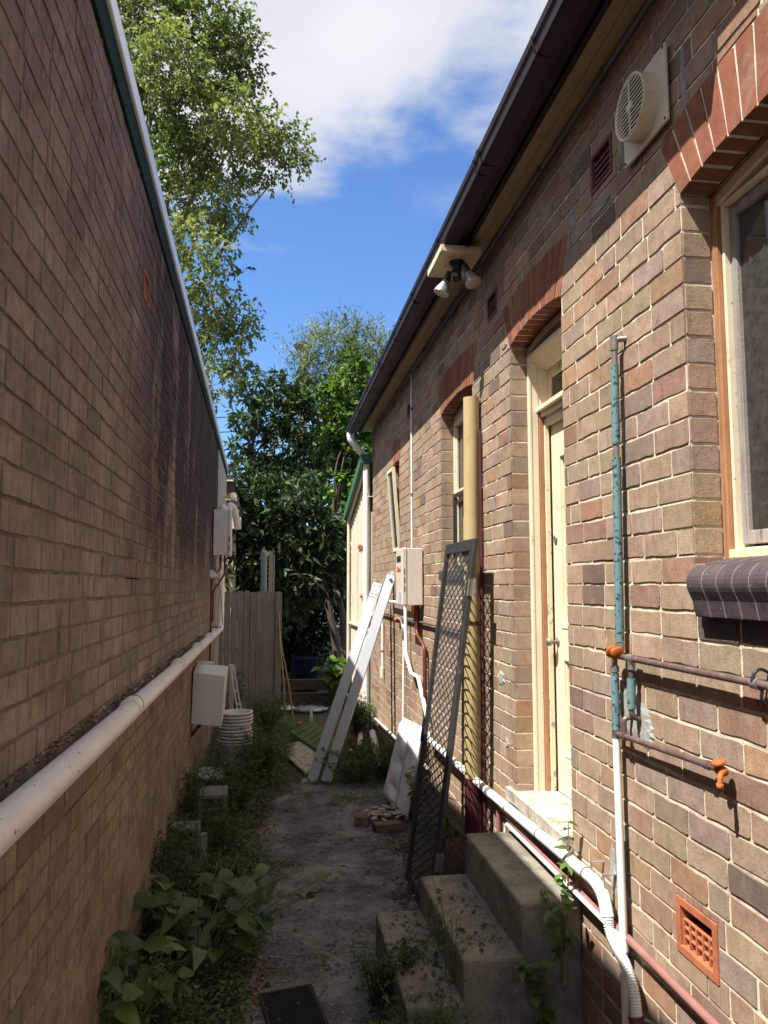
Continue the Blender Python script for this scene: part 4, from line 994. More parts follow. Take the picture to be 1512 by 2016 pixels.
mb = MB(); mb.hexa([(-5,-1,4.2),(XL-.30,-1,4.2),(XL-.30,14.5,4.2),(-5,14.5,4.2),(-5,-1,4.6),(XL-.3,-1,4.38),(XL-.3,14.5,4.33),(-5,14.5,4.6)]); mb.build('roof', M['roof'], lb)
for i, v in enumerate(LV):
    fr = MB(); a0,a1,z0,z1 = v['a0'],v['a1'],v['zb'],v['spring']; e = .022
    for (p,q,r,s) in ((a0,a1,z0,z0+e),(a0,a1,z1-e,z1),(a0,a0+e,z0+e,z1-e),(a1-e,a1,z0+e,z1-e)): fr.box(XL-.03, XL+.006, p, q, r, s)
    for k in range(1,5):
        z = z0+e+(z1-z0-2*e)*k/5; fr.box(XL-.025,XL-.002,a0+e,a1-e,z-.007,z+.007)
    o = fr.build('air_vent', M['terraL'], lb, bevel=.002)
    mb = MB(); mb.box(XL-.028,XL-.0255,a0,a1,z0,z1); mb.build('vent_hole', M['hole'], o)
mb = MB(); mb.tube([(XL-.01,3.73,2.16),(XL+.06,3.72,2.155)], .004, 6); mb.build('nail', M['black'], lb)
mb = MB()
mb.tube([(XL+.0,2.55,4.62),(XL+.22,2.58,4.66),(XL+.30,2.60,4.60)], .05, 12, .05)
# a scrap of gutter end on the roof
mb2 = MB(); mb2.box(XL-.02,XL+.03,2.35,2.66,4.20,4.282); mb2.build('gutter_end', M['black'], lb, bevel=.01)
# white stormwater pipe along the wall
xp, zp = XL+.065, 1.595
t = T('stormwater_pipe', 'fat white stormwater pipe running along the left brick wall, then turning up', 'pipe', (xp,6,1.55), left=True)
mb = MB(); mb.tube([(xp,-.6,zp+.035),(xp,11.72,1.50),(xp,11.83,1.53),(xp,11.86,1.62),(xp,11.86,2.62)], .0435, 28, .05); mb.build('tube', M['whitepipeL'], t)
for y in (1.0,3.55,5.55,7.3,9.0,10.2):
    z = zp+.035-(y+.6)*.0078
    mb = MB(); mb.tube([(xp,y-.06,z),(xp,y+.05,z-.0008)], .0450, 28); mb.build('collar', M['whitepipeL'], t)
    mb = MB(); mb.tube([(xp,y+.048,z),(xp,y+.060,z)], .0458, 28); mb.build('ring', M['greyring'], t)
mb = MB(); mb.bar((XL-.0,10.9,1.572),(xp+.05,10.9,1.566),.09,.012); mb.build('bracket', M['copperL'], t)
mb = MB()
for k in range(900):
    y = R.uniform(1.6,8.5); z = zp+.035-(y+.6)*.0078+.037; c = Vector((XL+R.uniform(.003,.034), y, z+R.uniform(-.006,.012))); l = R.uniform(.008,.028); a = R.uniform(0,6.28)
    d = Vector((cos(a)*.5,sin(a),R.uniform(-.3,.3)))*l; s = Vector((-sin(a),cos(a)*.4,.3))*l*.3
    k0 = R.choice([(.10,.065,.04),(.16,.12,.09),(.06,.045,.035),(.3,.27,.24),(.2,.13,.08)])
    mb.add([c-d,c+s,c+d,c-s],[(0,1,2,3)],k0)
M['litter'] = leafmat('leaf_litter', .9, .05, .1)
o = mb.build('leaf_litter', M['litter'], None, (0,0,0), rz=LA); o['kind'] = 'stuff'; o['label'] = 'dry leaf litter caught behind the white stormwater pipe'
# white instantaneous heater on the left wall
y0, y1, z0, z1 = 10.32, 10.68, 2.53, 3.13
t = T('water_heater', 'white water heater box high on the left brick wall with white flue pipes on top', 'water heater', (XL+.1,10.4,2.5), left=True)
mb = MB(); mb.box(XL+.015,XL+.20,y0,y1,z0,z1); mb.build('case', M['whitebox'], t, bevel=.006)
mb = MB(); mb.box(XL+.202,XL+.245,y0-.004,y1+.004,z0-.005,z1+.004); fc = mb.build('front_cover', M['whitebox'], t, bevel=.01)
mb = MB()
for z in (2.63,2.74): mb.box(XL+.215,XL+.228,y0-.0055,y0-.003,z-.035,z+.035)
mb.build('vent_slot', M['hole'], fc)
mb = MB(); mb.lathe([(.06,0),(.06,.02)]+[(.06*cos(a),.02+.06*sin(a)) for a in (.3,.6,.9,1.2,1.5)], (XL+.13,y0+.10,z1), (0,0,1), 20); mb.tube([(XL+.2,y0+.25,z1-.02),(XL+.2,y0+.25,z1+.10),(XL+.27,y0+.33,z1+.06),(XL+.32,y0+.42,z1-.22)], .045, 16, .06); mb.build('flue', M['whitebox'], t)
for i, (x, y, r, low, lab) in enumerate(((.05,10.36,.013,1.35,'left dark copper pipe under the white heater, running down the brick wall'),(.105,10.40,.013,1.66,'right dark copper pipe under the white heater, bending back to the wall'))):
    if i: pts = [(XL+x+.06,y,z0),(XL+x+.06,y,2.28),(XL+.025,y-.02,2.06),(XL+.025,y-.02,low)]
    else: pts = [(XL+.115,y,z0),(XL+.115,y,2.36),(XL+.03,10.05,2.24),(XL+.025,10.0,2.1),(XL+.025,10.0,low-.4)]
    t2 = T('copper_pipe', lab, 'pipe', pts[0], left=True); mb = MB(); mb.tube(pts, r, 10, .04); mb.build('tube', M['copperL'], t2)
    mb = MB(); mb.tube([(pts[0][0],pts[0][1],z0-.02),(pts[0][0],pts[0][1],z0-.09)], .02, 8); mb.build('valve', M['copperL'], t2)
t = T('junction_box', 'small white power outlet box with a drooping grey cable on the left wall', 'outlet', (XL,9.85,2.25), left=True)
mb = MB(); mb.box(XL+.004,XL+.05,9.80,9.93,2.225,2.325); mb.box(XL+.05,XL+.085,9.83,9.90,2.235,2.30); mb.build('box', M['whitebox'], t, bevel=.008)
mb = MB(); mb.tube([(XL+.08,9.87,2.25),(XL+.13,10.1,2.12),(XL+.13,10.6,1.8),(XL+.14,10.9,1.60),(XL+.07,10.7,1.56)], .0055, 8, .12); mb.build('cable', M['greypole'], t)
t = T('wall_light', 'round white bulb light on an amber bracket at the end of the left building', 'lamp', (XL+.05,12.6,3.52), left=True)
mb = MB(); mb.tube([(XL,12.6,3.56),(XL+.13,12.6,3.57)], .012, 8); mb.tube([(XL+.185+.062*cos(a),12.61,3.575+.062*sin(a)) for a in [k*pi/8 for k in range(2,15)]], .010, 8); mb.build('bracket', M['amber'], t)
mb = MB(); mb.lathe([(0,-.02),(.045,-.02),(.056,0),(.05,.02),(.03,.035),(0,.04)], (XL+.19,12.58,3.575), (0,-1,0), 20); mb.build('bulb', M['opal'], t)
# tilted white metal cabinet hung low on the wall
t = T('meter_cabinet', 'white metal box hung askew low on the left wall, sloping open top', 'cabinet', (XL+.1,7.95,.78), left=True)
mb = MB(); B0 = [(XL+.006,7.52,.846),(XL+.285,7.50,.815),(XL+.298,7.95,.915),(XL+.006,7.96,.94)]; T0 = [(XL+.016,7.53,1.324),(XL+.310,7.505,1.282),(XL+.322,7.955,1.331),(XL+.016,7.965,1.362)]
mb.hexa(B0+T0); mb.build('case', M['whitebox'], t, bevel=.006)
mb = MB(); mb.bar((XL+.02,7.955,1.372),(XL+.18,7.95,1.362),.014,.03); mb.build('lip', M['whitebox'], t, bevel=.003)
mb = MB(); mb.bar((XL,7.62,.72),(XL+.10,7.60,.84),.03,.03); mb.build('bracket', M['copperL'], t)
# stack of white tubs
gx, gy = XL+.375, 8.95
proto = T('plastic_tub', 'x', 'tub', (gx,gy,.05), left=True, group='white plastic tubs nested in a stack')
mb = MB(); mb.lathe([(0,.004),(.125,.0),(.13,.01),(.165,.285),(.186,.288),(.190,.296),(.188,.304),(.178,.306),(.160,.300),(.125,.02),(0,.012)], (gx,gy,.05), (0,0,1), 36); mb.build('body', M['whitebox'], proto)
ordn = ['bottom','second lowest','third lowest','fourth from the bottom','fifth from the bottom','fifth from the top','fourth from the top','third from the top','second from the top','topmost']
for k in range(10):
    if k == 0: o = proto
    else:
        o = proto.copy(); COL.objects.link(o)
        for ch in proto.children:
            c = ch.copy(); COL.objects.link(c); c.parent = o
    o['label'] = ordn[k] + ' white plastic tub in the nested stack by the fence'
    off = Matrix.Rotation(LA,3,'Z') @ Vector((gx+(.012 if k > 5 else 0)+R.uniform(-.006,.006), gy+R.uniform(-.006,.006), .095+.0365*k))
    o.location = off; o.rotation_euler = (R.uniform(-.025,.025), R.uniform(-.025,.025), LA)
mb = MB(); mb.lathe([(0,.0),(.19,.0),(.2,.012),(.19,.02),(0,.02)], (XL+.13,8.62,.13), (.1,-.1,1), 30)
single(mb, 'tub_lid', 'white round lid lying tilted in the weeds before the tub stack', 'lid', M['whitebox'], (XL+.13,8.62,.13), left=True)
# folded step stool
t = T('step_ladder', 'small folded white step ladder leaning behind the tilted cabinet', 'step ladder', (XL+.3,9.9,.05), left=True)
mb = MB()
for dx_ in (0,.085): mb.bar((XL+.275+dx_*.5,9.90,1.15),(XL+.425+dx_*.5,9.90,.35),.05 if not dx_ else .015,.02)
for k in range(4):
    s = .2+k*.2; mb.bar((XL+.275+.15*s,9.91,1.15-.80*s),(XL+.317+.15*s,9.91,1.15-.80*s),.02,.02)
mb.bar((XL+.285,9.95,1.15),(XL+.30,10.10,.3),.05,.02); mb.build('rails', M['whitebox'], t)
# ------------------------------------------------------------------ back fence and what stands round it
t = T('paling_fence', 'grey weathered timber paling fence across the end of the left side', 'fence', (-.4,12.55,0))
mb = MB(); x = -1.35; k = 0
while x < .09:
    wd = .094; zt = 2.045 + R.uniform(-.012,.012); yy = 12.55 + R.uniform(-.004,.004); c = .012
    mb.hexa([(x,yy,.02),(x+wd,yy,.02),(x+wd,yy+.016,.02),(x,yy+.016,.02),(x,yy,zt-.02),(x+wd,yy,zt-.02),(x+wd,yy+.016,zt-.02),(x,yy+.016,zt-.02)])
    mb.hexa([(x,yy,zt-.02),(x+wd,yy,zt-.02),(x+wd,yy+.016,zt-.02),(x,yy+.016,zt-.02),(x+.02,yy,zt),(x+wd-.02,yy,zt),(x+wd-.02,yy+.016,zt),(x+.02,yy+.016,zt)])
    x += wd + R.uniform(.004,.009)
mb.build('palings', M['palings'], t)
mb = MB()
for z in (.4,1.1,1.8): mb.box(-1.35,.09,12.569,12.62,z,z+.07)
mb.box(.07,.10,12.53,12.66,.0,2.0); mb.build('rails', M['palings'], t)
mb = MB(); mb.tube([(-.135,13.2,0),(-.135,13.2,2.70)], .052, 16); mb.lathe([(.056,0),(.056,.05),(.04,.065),(0,.07)], (-.135,13.2,2.66), (0,0,1), 16)
single(mb, 'vent_pole', 'grey plastic vent pole with a cap rising behind the fence', 'pole', M['greypole'], (-.135,13.2,0))
mb = MB(); mb.box(-.05,.02,12.98,13.03,0,2.71); mb.box(.025,.045,12.97,13.02,0,2.66)
for k in range(9): mb.box(-.062,-.05,12.985,13.02,2.0+k*.08,2.03+k*.08)
single(mb, 'timber_post', 'pale timber post with nail stubs beside the grey vent pole', 'post', M['greywood'], (0,13,0))
for lab, a, b in (('left of two bare sticks leaning on the fence end', (.235,11.9,.05), (.115,12.52,1.72)), ('right of two bare sticks leaning on the fence end', (.36,12.4,.05), (.12,12.53,1.52))):
    mb = MB(); a = Vector(a); b = Vector(b); mb.tube([a, a.lerp(b,.35)+Vector((.012,0,0)), a.lerp(b,.7)+Vector((-.008,0,0)), b], .012, 6); single(mb, 'garden_stick', lab, 'stick', M['stick'], tuple(a), group='bare sticks on the fence')
# back garden
for i, (z0, y, lab) in enumerate(((.03,14.1,'lower dark timber sleeper edging the back garden'),(.24,14.35,'upper dark timber sleeper edging the back garden'))):
    mb = MB(); mb.box(.05,1.35,y,y+.12,z0,z0+.19); single(mb, 'timber_sleeper', lab, 'sleeper', M['timberdk'], (.7,y,z0), bevel=.01)
t = T('plastic_barrel', 'dark blue plastic barrel in the deep shade of the back garden', 'barrel', (.65,15.0,.05))
mb = MB(); mb.lathe([(0,0),(.22,0),(.24,.1),(.285,.35),(.27,.6),(.25,.68),(.26,.70),(.22,.72),(0,.72)], (.65,15.0,.05), (0,0,1), 28); mb.build('body', M['blue'], t)
t = T('corrugated_fence', 'low corrugated zinc fence at the back of the garden', 'fence', (2,19.6,0))
mb = MB(); nz = 60
vs = []; fs = []
for k in range(nz+1):
    z = .05+1.05*k/nz; y = 19.6+.022*sin(k*2*pi/7.5); vs += [(.4,y,z),(4.5,y,z)]
for k in range(nz): fs.append((2*k,2*k+1,2*k+3,2*k+2))
mb.add(vs, fs, smooth=True); mb.build('sheet', M['corr'], t)
t = T('iron_fence', 'black iron bar fence above the corrugated sheet at the back', 'fence', (2,19.4,0))
mb = MB()
for k in range(34): mb.bar((.6+k*.11,19.42,.9),(.6+k*.11,19.42,2.35),.018,.018)
for z in (1.18,1.7,2.25): mb.bar((.5,19.42,z),(4.4,19.42,z),.03,.03)
mb.build('bars', M['iron'], t)
mb = MB(); mb.box(.9,4.6,22.0,22.1,0,2.9)
single(mb, 'shed_wall', 'blue grey shed wall glimpsed behind the iron fence', 'wall', M['greypole'], (2.5,22,0))
mb = MB(); mb.tube([(1.0,26.5,0),(.97,26.5,10.35)], .15, 16, radii=[.19,.145]); t = T('street_pole', 'tall pale pole with a grey capped top rising among the trees', 'pole', (1.0,26.5,0))
mb.build('shaft', M['polewhite'], t)
mb = MB(); mb.lathe([(0,-.05),(.16,-.05),(.16,.02),(.26,.03),(.26,.14),(.33,.16),(.33,.21),(.24,.28),(.1,.36),(0,.37)], (.97,26.5,10.35), (0,0,1), 24); mb.build('cap', M['greypole'], t)
mb = MB(); mb.tube([(.40,27.5,0),(.37,27.5,6.4)], .13, 14); single(mb, 'street_pole', 'shorter pale pole left of the capped one, behind leaves', 'pole', M['polewhite'], (.4,27.5,0))
t = T('power_lines', 'thin dark power lines crossing the sky low between the left roof and trees', 'cable', (-6,30,7))
for z in (6.4,7.0,7.5): 
    mb = MB(); mb.tube([(-14+1.5*k,29-.4*k,z+.9-.18*k+.012*k*k) for k in range(14)], .016, 5); mb.build('wire', M['iron'], t)
# neighbour's small eave beyond the left building
t = T('garden_shed', 'little cream shed with a dark battened eave beyond the left building', 'shed', (-1.6,15.3,0))
mb = MB(); mb.box(-3.0,-.70,15.2,17.2,0,3.30); mb.build('wall', M['cream'], t)
mb = MB(); mb.hexa([(-3.2,14.95,3.98+.28),(-.80,14.95,4.26),(-.56,15.0,3.46),(-3.2,15.0,3.46),(-3.2,17.4,4.32),(-.78,17.4,4.32),(-.52,17.4,3.5),(-3.2,17.4,3.5)]); mb.build('roof', M['roof'], t)
mb = MB()
for z in (4.15,3.78): mb.bar((-1.0,14.93,z),(-.62-(z-3.46)*.2,14.93,z),.04,.03)
mb.box(-.95,-.60,14.9,15.2,3.22,3.44); mb.build('batten', M['fan'], t)
# concrete blocks in the weed bed, hollow side to the camera
def block(lab, c, rz, sx=.20, sy=.20, sz=.39):
    t = T('concrete_block', lab, 'block', c, group='hollow blocks in the weeds')
    mb = MB(); th = .034
    hx, hy = sx/2, sy/2
    for (x0,x1,z0,z1) in ((-hx,-hx+th,0,sz),(hx-th,hx,0,sz),(-hx+th,hx-th,0,th),(-hx+th,hx-th,sz-th,sz),(-hx+th,hx-th,sz/2-th/2,sz/2+th/2)):
        P = [(x*cos(rz)-y*sin(rz)+c[0], x*sin(rz)+y*cos(rz)+c[1], z+c[2]) for z in (z0,z1) for x,y in ((x0,-hy),(x1,-hy),(x1,hy),(x0,hy))]
        mb.hexa(P)
    weather(mb.build('shell', M['block'], t, bevel=.006), .007, .03, 3); return t
block('front hollow concrete block standing on end in the left weeds', (-.585,5.86,.03), .06)
block('rear hollow concrete block standing on end behind the front one', (-.46,6.75,.03), .03, .23, .3, .40)
mb = MB(); mb.box(-.475,-.435,5.80,5.86,.0,.36); single(mb, 'timber_stub', 'thin timber offcut standing against the front concrete block', 'offcut', M['greywood'], (-.455,5.83,0))
# grey flag, turf piece, white peg, pink thing
mb = MB(); mb.hexa([(.10,10.2,.045),(.40,8.75,.045),(.66,9.35,.045),(.42,10.6,.045),(.10,10.2,.075),(.40,8.75,.075),(.66,9.35,.075),(.42,10.6,.075)]); single(mb, 'paving_slab', 'pale grey flagstone lying beside the foot of the planks', 'slab', M['slab'], (.4,9.6,.05), bevel=.008)
mb = MB(); mb.hexa([(.28,11.0,.05),(.66,9.45,.05),(.90,10.2,.05),(.62,11.9,.05),(.28,11.0,.12),(.66,9.45,.12),(.90,10.2,.12),(.62,11.9,.12)])
tt = T('turf_mat', 'green turf covered pallet lying behind the flagstone', 'mat', (.6,10.6,.05)); mb.build('base', M['grass'], tt, bevel=.012)
mb = MB()
for k in range(7):
    a = Vector((.28,11.0,.122)).lerp(Vector((.66,9.45,.122)),(k+.5)/7); b = Vector((.62,11.9,.122)).lerp(Vector((.90,10.2,.122)),(k+.5)/7); mb.bar(a.lerp(b,.12), a.lerp(b,.88), .012, .006)
mb.build('groove', M['hole'], tt)
mb = MB(); mb.box(.595,.640,11.9,11.93,.03,.30); single(mb, 'white_peg', 'white flat peg stuck in the soil behind the turf', 'peg', M['whitebox'], (.62,11.9,.03))
mb = MB(); mb.lathe([(0,0),(.03,.005),(.04,.03),(.03,.06),(0,.065)], (.43,11.75,.06), (0,0,1), 12); single(mb, 'pink_ball', 'small pink ball on the soil left of the white peg', 'ball', M['pink'], (.43,11.75,.06))
mb = MB(); mb.lathe([(0,0),(.17,0),(.2,.02),(.18,.05),(0,.05)], (.22,13.4,.05), (0,0,1), 24); single(mb, 'pot_saucer', 'pale round saucer beside the sticks at the fence end', 'saucer', M['whitebox'], (.22,13.4,.05))
mb = MB(); mb.lathe([(0,0),(.28,0),(.30,.03),(0,.06)], (.68,13.3,.05), (0,0,1), 24); single(mb, 'pot_saucer', 'wide grey saucer on the dark soil behind the white peg', 'saucer', M['corr'], (.68,13.3,.05))
for i, (a, b, r, lab) in enumerate((((1.05,9.3,.10),(1.26,10.9,.14),.035,'thick white pipe offcut lying below the downpipe'),((1.22,8.7,.10),(1.33,10.2,.22),.045,'dirty white pipe offcut against the wall foot'),((1.0,9.9,.07),(1.30,9.2,.10),.022,'thin white pipe offcut crossing the heap'))):
    mb = MB(); mb.tube([a,b], r, 14); single(mb, 'pipe_offcut', lab, 'pipe', M['white'], a, group='pipe offcuts by the downpipe')
# ------------------------------------------------------------------ ground
import numpy as np
rng = np.random.default_rng(3)
M['soil'] = mk('soil', (.060,.045,.032), .98, .35, 3, 1.0, 40, dirt=(.035,.05,.02), dscale=1.6, dlo=.5, dhi=.65, fine=(120,.62,.7,(.15,.12,.09)))
M['path'] = mk('old_concrete', (.205,.193,.176), .96, .3, 7, 1.0, 45, dirt=(.050,.045,.038), dscale=2.1, dlo=.42, dhi=.60, fine=(120,.60,.66,(.34,.31,.28)), crack=(1.1,.007,(.03,.027,.022)), moss=(4.2,.55,.70,(.055,.062,.030)))
mb = MB(); xs = [-300,-40,-8,-2,-.75,-.3,.2,.7,1.1,1.6,4,10,40,300]; ys_ = [-300,-40,-6,-1,2,4,6,8,10,12,14,18,24,60,400]
vs = [(x,y,.02) for y in ys_ for x in xs]; nx = len(xs)
mb.add(vs, [(j*nx+i,j*nx+i+1,(j+1)*nx+i+1,(j+1)*nx+i) for j in range(len(ys_)-1) for i in range(nx-1)])
struct(mb, 'ground', M['soil'])
def sn(x, y, s=0):
    return sin(x*3.1+s)*cos(y*2.3-s*1.7)+.5*sin(x*7.7+y*5.1+s*2)+.3*sin(x*17-y*13+s)
mb = MB(); NX, NY = 44, 260; vs = []
for j in range(NY+1):
    y = -1.0 + 9.6*j/NY
    xl = -.10 + .05*sn(.3, y) + .02*sin(y*19) + (.02*(y-5) if y > 5 else 0) + max(0,(y-7.2))*.12
    xr = 1.30 + .03*sn(.9, y, 2)
    for i in range(NX+1):
        x = xl + (xr-xl)*i/NX
        z = .050 + .006*sn(x*1.3, y*1.1, 1) + .003*sin(x*31+y*9)*sin(y*27-x*5)
        e = min(i, NX-i)/NX
        if e < .05: z -= (.05-e)*.7
        for jy in (5.97 + .02*sin(x*9), 2.9, 8.2):
            z -= .018*math.exp(-((y-jy)/.012)**2)
        if y > 8.0: z -= (y-8.0)*.06
        vs.append((x,y,z))
mb.add(vs, [(j*(NX+1)+i,j*(NX+1)+i+1,(j+1)*(NX+1)+i+1,(j+1)*(NX+1)+i) for j in range(NY) for i in range(NX)])
struct(mb, 'path', M['path'])

# ------------------------------------------------------------------ leaves
def leaf_mesh(name, P, Dv, U, ln, wd, cols, mat, parent=None, loc=None, fold=.22, curl=.12):
    P = np.asarray(P, float); n = len(P); Dv = np.asarray(Dv, float); U = np.asarray(U, float)
    Dv /= np.linalg.norm(Dv, axis=1, keepdims=True)+1e-9
    S = np.cross(Dv, U); S /= np.linalg.norm(S, axis=1, keepdims=True)+1e-9
    Nn = np.cross(S, Dv)
    ln = np.broadcast_to(np.asarray(ln, float), (n,))[:,None]; wd = np.broadcast_to(np.asarray(wd, float), (n,))[:,None]
    V = np.empty((n,6,3))
    V[:,0] = P
    V[:,1] = P + Dv*ln*.42 - S*wd*.5 + Nn*wd*fold
    V[:,2] = P + Dv*ln*.42 + S*wd*.5 + Nn*wd*fold
    V[:,3] = P + Dv*ln*.5
    V[:,4] = P + Dv*ln - Nn*ln*curl
    V[:,5] = P + Dv*ln*.02
    V = V[:,:5]
    F = np.array([[0,3,1],[0,2,3],[1,3,4],[3,2,4]])
    allf = (np.arange(n)[:,None,None]*5 + F[None]).reshape(-1)
    o3 = np.array(O3[parent.name] if parent is not None else (loc or (0,0,0)), float)
    me = bpy.data.meshes.new(name)
    me.vertices.add(n*5); me.vertices.foreach_set('co', (V.reshape(-1,3)-o3).reshape(-1))
    me.loops.add(n*12); me.loops.foreach_set('vertex_index', allf.astype(np.int32))
    me.polygons.add(n*4); me.polygons.foreach_set('loop_start', np.arange(0,n*12,3,dtype=np.int32)); me.polygons.foreach_set('loop_total', np.full(n*4,3,dtype=np.int32))
    me.update(calc_edges=True)
    at = me.color_attributes.new('Col','FLOAT_COLOR','CORNER')
    C = np.ones((n,12,4)); C[:,:,:3] = np.asarray(cols)[:,None,:]
    at.data.foreach_set('color', C.reshape(-1))
    me.materials.append(mat)
    ob = bpy.data.objects.new(name, me); COL.objects.link(ob)
    if parent is not None: ob.parent = parent
    else: ob.location = tuple(o3)
    return ob
def rnd_dirs(n, zb=0.0):
    d = rng.normal(size=(n,3)); d[:,2] += zb; return d/np.linalg.norm(d,axis=1,keepdims=True)
def crown(clumps, dens, ln, wd, pal, droop=.3, per=9, twig=.35, jit_c=.22, spread=1.0):
    P = []; Dd = []; U = []; C = []; pal = np.array(pal)
    for (x,y,z,r) in clumps:
        nt = max(3, int(dens*r*r))
        c = np.array((x,y,z)); tint = 1+rng.uniform(-jit_c,jit_c)
        base = pal[rng.integers(len(pal))]
        for t in range(nt):
            o = rnd_dirs(1)[0]; rr = r*spread*rng.uniform(.25,1.0)**.6
            p = c + o*rr*np.array((1,1,.9))
            d = o*.8 + rnd_dirs(1)[0]*.8; d[2] -= droop*rng.uniform(0,1); d /= np.linalg.norm(d)
            L = twig*rng.uniform(.5,1.2)
            col = (base if rng.random() < .6 else pal[rng.integers(len(pal))])*tint
            for k in range(per):
                s = (k+.5)/per
                q = p + d*L*s + np.array((0,0,-droop*.25*L*s*s))
                ld = d*.55 + rnd_dirs(1)[0]*.9; ld[2] -= droop*.6
                P.append(q); Dd.append(ld); U.append(rnd_dirs(1, 1.2)[0]); C.append(np.clip(col*(1+rng.uniform(-.25,.3)),.004,.6))
    n = len(P)
    return P, Dd, U, ln*rng.uniform(.65,1.25,n), wd*rng.uniform(.7,1.2,n), C
def limbs(mb, root, clumps, r0, seg=7, fork=.45, skip=1):
    root = Vector(root)
    cs = sorted(clumps, key=lambda c: c[2])
    for c in cs[::skip]:
        e = Vector(c[:3]); h = e-root
        m = root + Vector((h.x*.25+R.uniform(-.15,.15), h.y*.3, h.z*fork*R.uniform(.8,1.2))); m2 = root + Vector((h.x*.7+R.uniform(-.2,.2), h.y*.7, h.z*.78))
        pts = [root, m, m2, e]
        mb.tube(spline([Vector(p) for p in pts], 5), .02, seg, radii=[max(.008, r0*(1-k/15.5)**1.3) for k in range(16)], cap=False)
def tree(name, label, cat, root, clumps, dens, ln, wd, pal, bark, trunk_r, fork_at, group='trees at the back', leaf='leafA', **kw):
    skip = kw.pop('skip', 1)
    t = T(name, label, cat, tuple(root), group=group)
    mb = MB(); f = Vector(fork_at); r = Vector(root)
    mb.tube(spline([r, r.lerp(f,.35)+Vector((R.uniform(-.08,.08),0,0)), r.lerp(f,.7)+Vector((R.uniform(-.1,.1),0,0)), f], 5), .1, 10, radii=[trunk_r*(1-.4*k/15) for k in range(16)])
    limbs(mb, fork_at, clumps, trunk_r*.42, skip=skip)
    mb.build('trunk', M[bark], t)
    leaf_mesh('crown', *crown(clumps, dens, ln, wd, pal, **kw), M[leaf], t)
    return t
A = [(-4.06,24.0,20.65,1.22),(-2.46,24.0,20.48,1.09),(-1.56,24.0,20.23,0.8),(-3.33,22.5,18.06,1.09),(-2.11,24.0,18.94,1.17),(-1.14,24.0,18.86,0.68),(-4.23,25.5,18.49,1.01),(-2.71,24.0,17.3,1.12),(-1.33,22.5,16.31,0.96),(-0.45,24.0,16.98,0.75),(0.38,24.0,16.46,0.63),(0.55,24.0,15.96,0.33),(-0.11,24.0,15.64,0.57),(-3.0,24.0,15.74,1.01),(-1.83,25.5,16.52,1.16),(-2.33,24.0,14.25,0.89),(-3.31,25.5,14.96,0.77),(-1.46,24.0,14.15,0.54),(-2.46,22.5,12.38,0.73),(-1.67,24.0,12.96,0.48),(-1.17,24.0,11.99,0.22),(-2.28,24.0,11.91,0.66),(-2.1,24.0,10.94,0.68),(-1.38,24.0,10.57,0.65),(-0.99,24.0,10.18,0.38),(-1.75,24.0,9.48,0.68),(-1.12,24.0,9.18,0.39),(-1.68,23.25,8.23,0.42),(-2.46,25.5,10.43,0.61),(-4.8,25.5,20.63,0.84),(-3.53,25.5,17.29,0.8),(-5.4,24.75,18.44,1.35),(-5.1,24.75,15.44,1.35),(-4.35,24.75,12.89,1.2),(-3.9,24.75,10.64,1.2),(-6.3,25.5,13.94,1.5),(-3.45,24.0,22.64,1.35),(-5.1,24.75,22.94,1.5)]
tree('tall_tree', 'tall pale green tree with small leaves rising behind the left roof', 'tree', (-4.6,25.8,0), A, 165, .175, .105, [(.145,.195,.075),(.115,.17,.062),(.185,.225,.10),(.23,.25,.115),(.085,.135,.05)], 'barkpale', .34, (-3.9,25.2,8.0), droop=.5, per=8, twig=.62, skip=5)
B = [(-.45,17,6.45,.36),(.05,17,6.52,.38),(.5,17,6.42,.36),(-.11,17,5.88,.48),(.57,17,5.79,.42),(-.66,17,5.75,.28),(.9,17,6.15,.2),(-.76,17,5.29,.22),(.24,17,5.21,.48),(.8,17,5.11,.36),(-.3,17,4.86,.30),(.02,17,4.52,.48),(.58,17,4.42,.38),(-.86,17,4.72,.2),(1.03,17,4.65,.22),(-.95,17,5.0,.14),(-1.0,17,4.2,.25)]
tree('loquat_tree', 'dark glossy broad leaved tree in the middle, its bare forked stem showing on the left', 'tree', (-.50,17,0), B, 300, .22, .075, [(.035,.065,.024),(.048,.08,.03),(.026,.052,.022),(.06,.09,.035)], 'bark', .075, (-.53,17,4.7), leaf='leafB', droop=.3, per=7, twig=.28)
B2 = [(-.58,15.5,4.19,.34),(-.07,15.5,3.84,.46),(-.67,15.5,3.58,.41),(.53,15.5,3.85,.43),(.84,15.5,3.39,.39),(.04,15.5,3.18,.51),(-.46,15.5,2.87,.43),(.54,15.5,2.88,.43),(1.05,15.5,2.88,.35),(-.75,15.5,2.47,.36),(-.05,15.5,2.42,.41),(.65,15.5,2.27,.41),(1.1,15.5,2.27,.31),(.25,15.5,1.87,.36),(-1.1,15.8,3.0,.5),(-1.0,15.8,2.1,.5)]
tree('magnolia_tree', 'low dark tree with large drooping glossy leaves just behind the fence', 'tree', (.1,15.8,0), B2, 300, .25, .085, [(.028,.055,.020),(.04,.07,.026),(.022,.045,.018),(.06,.085,.035)], 'bark', .08, (.15,15.7,1.4), leaf='leafB', droop=.55, per=7, twig=.32, skip=2)
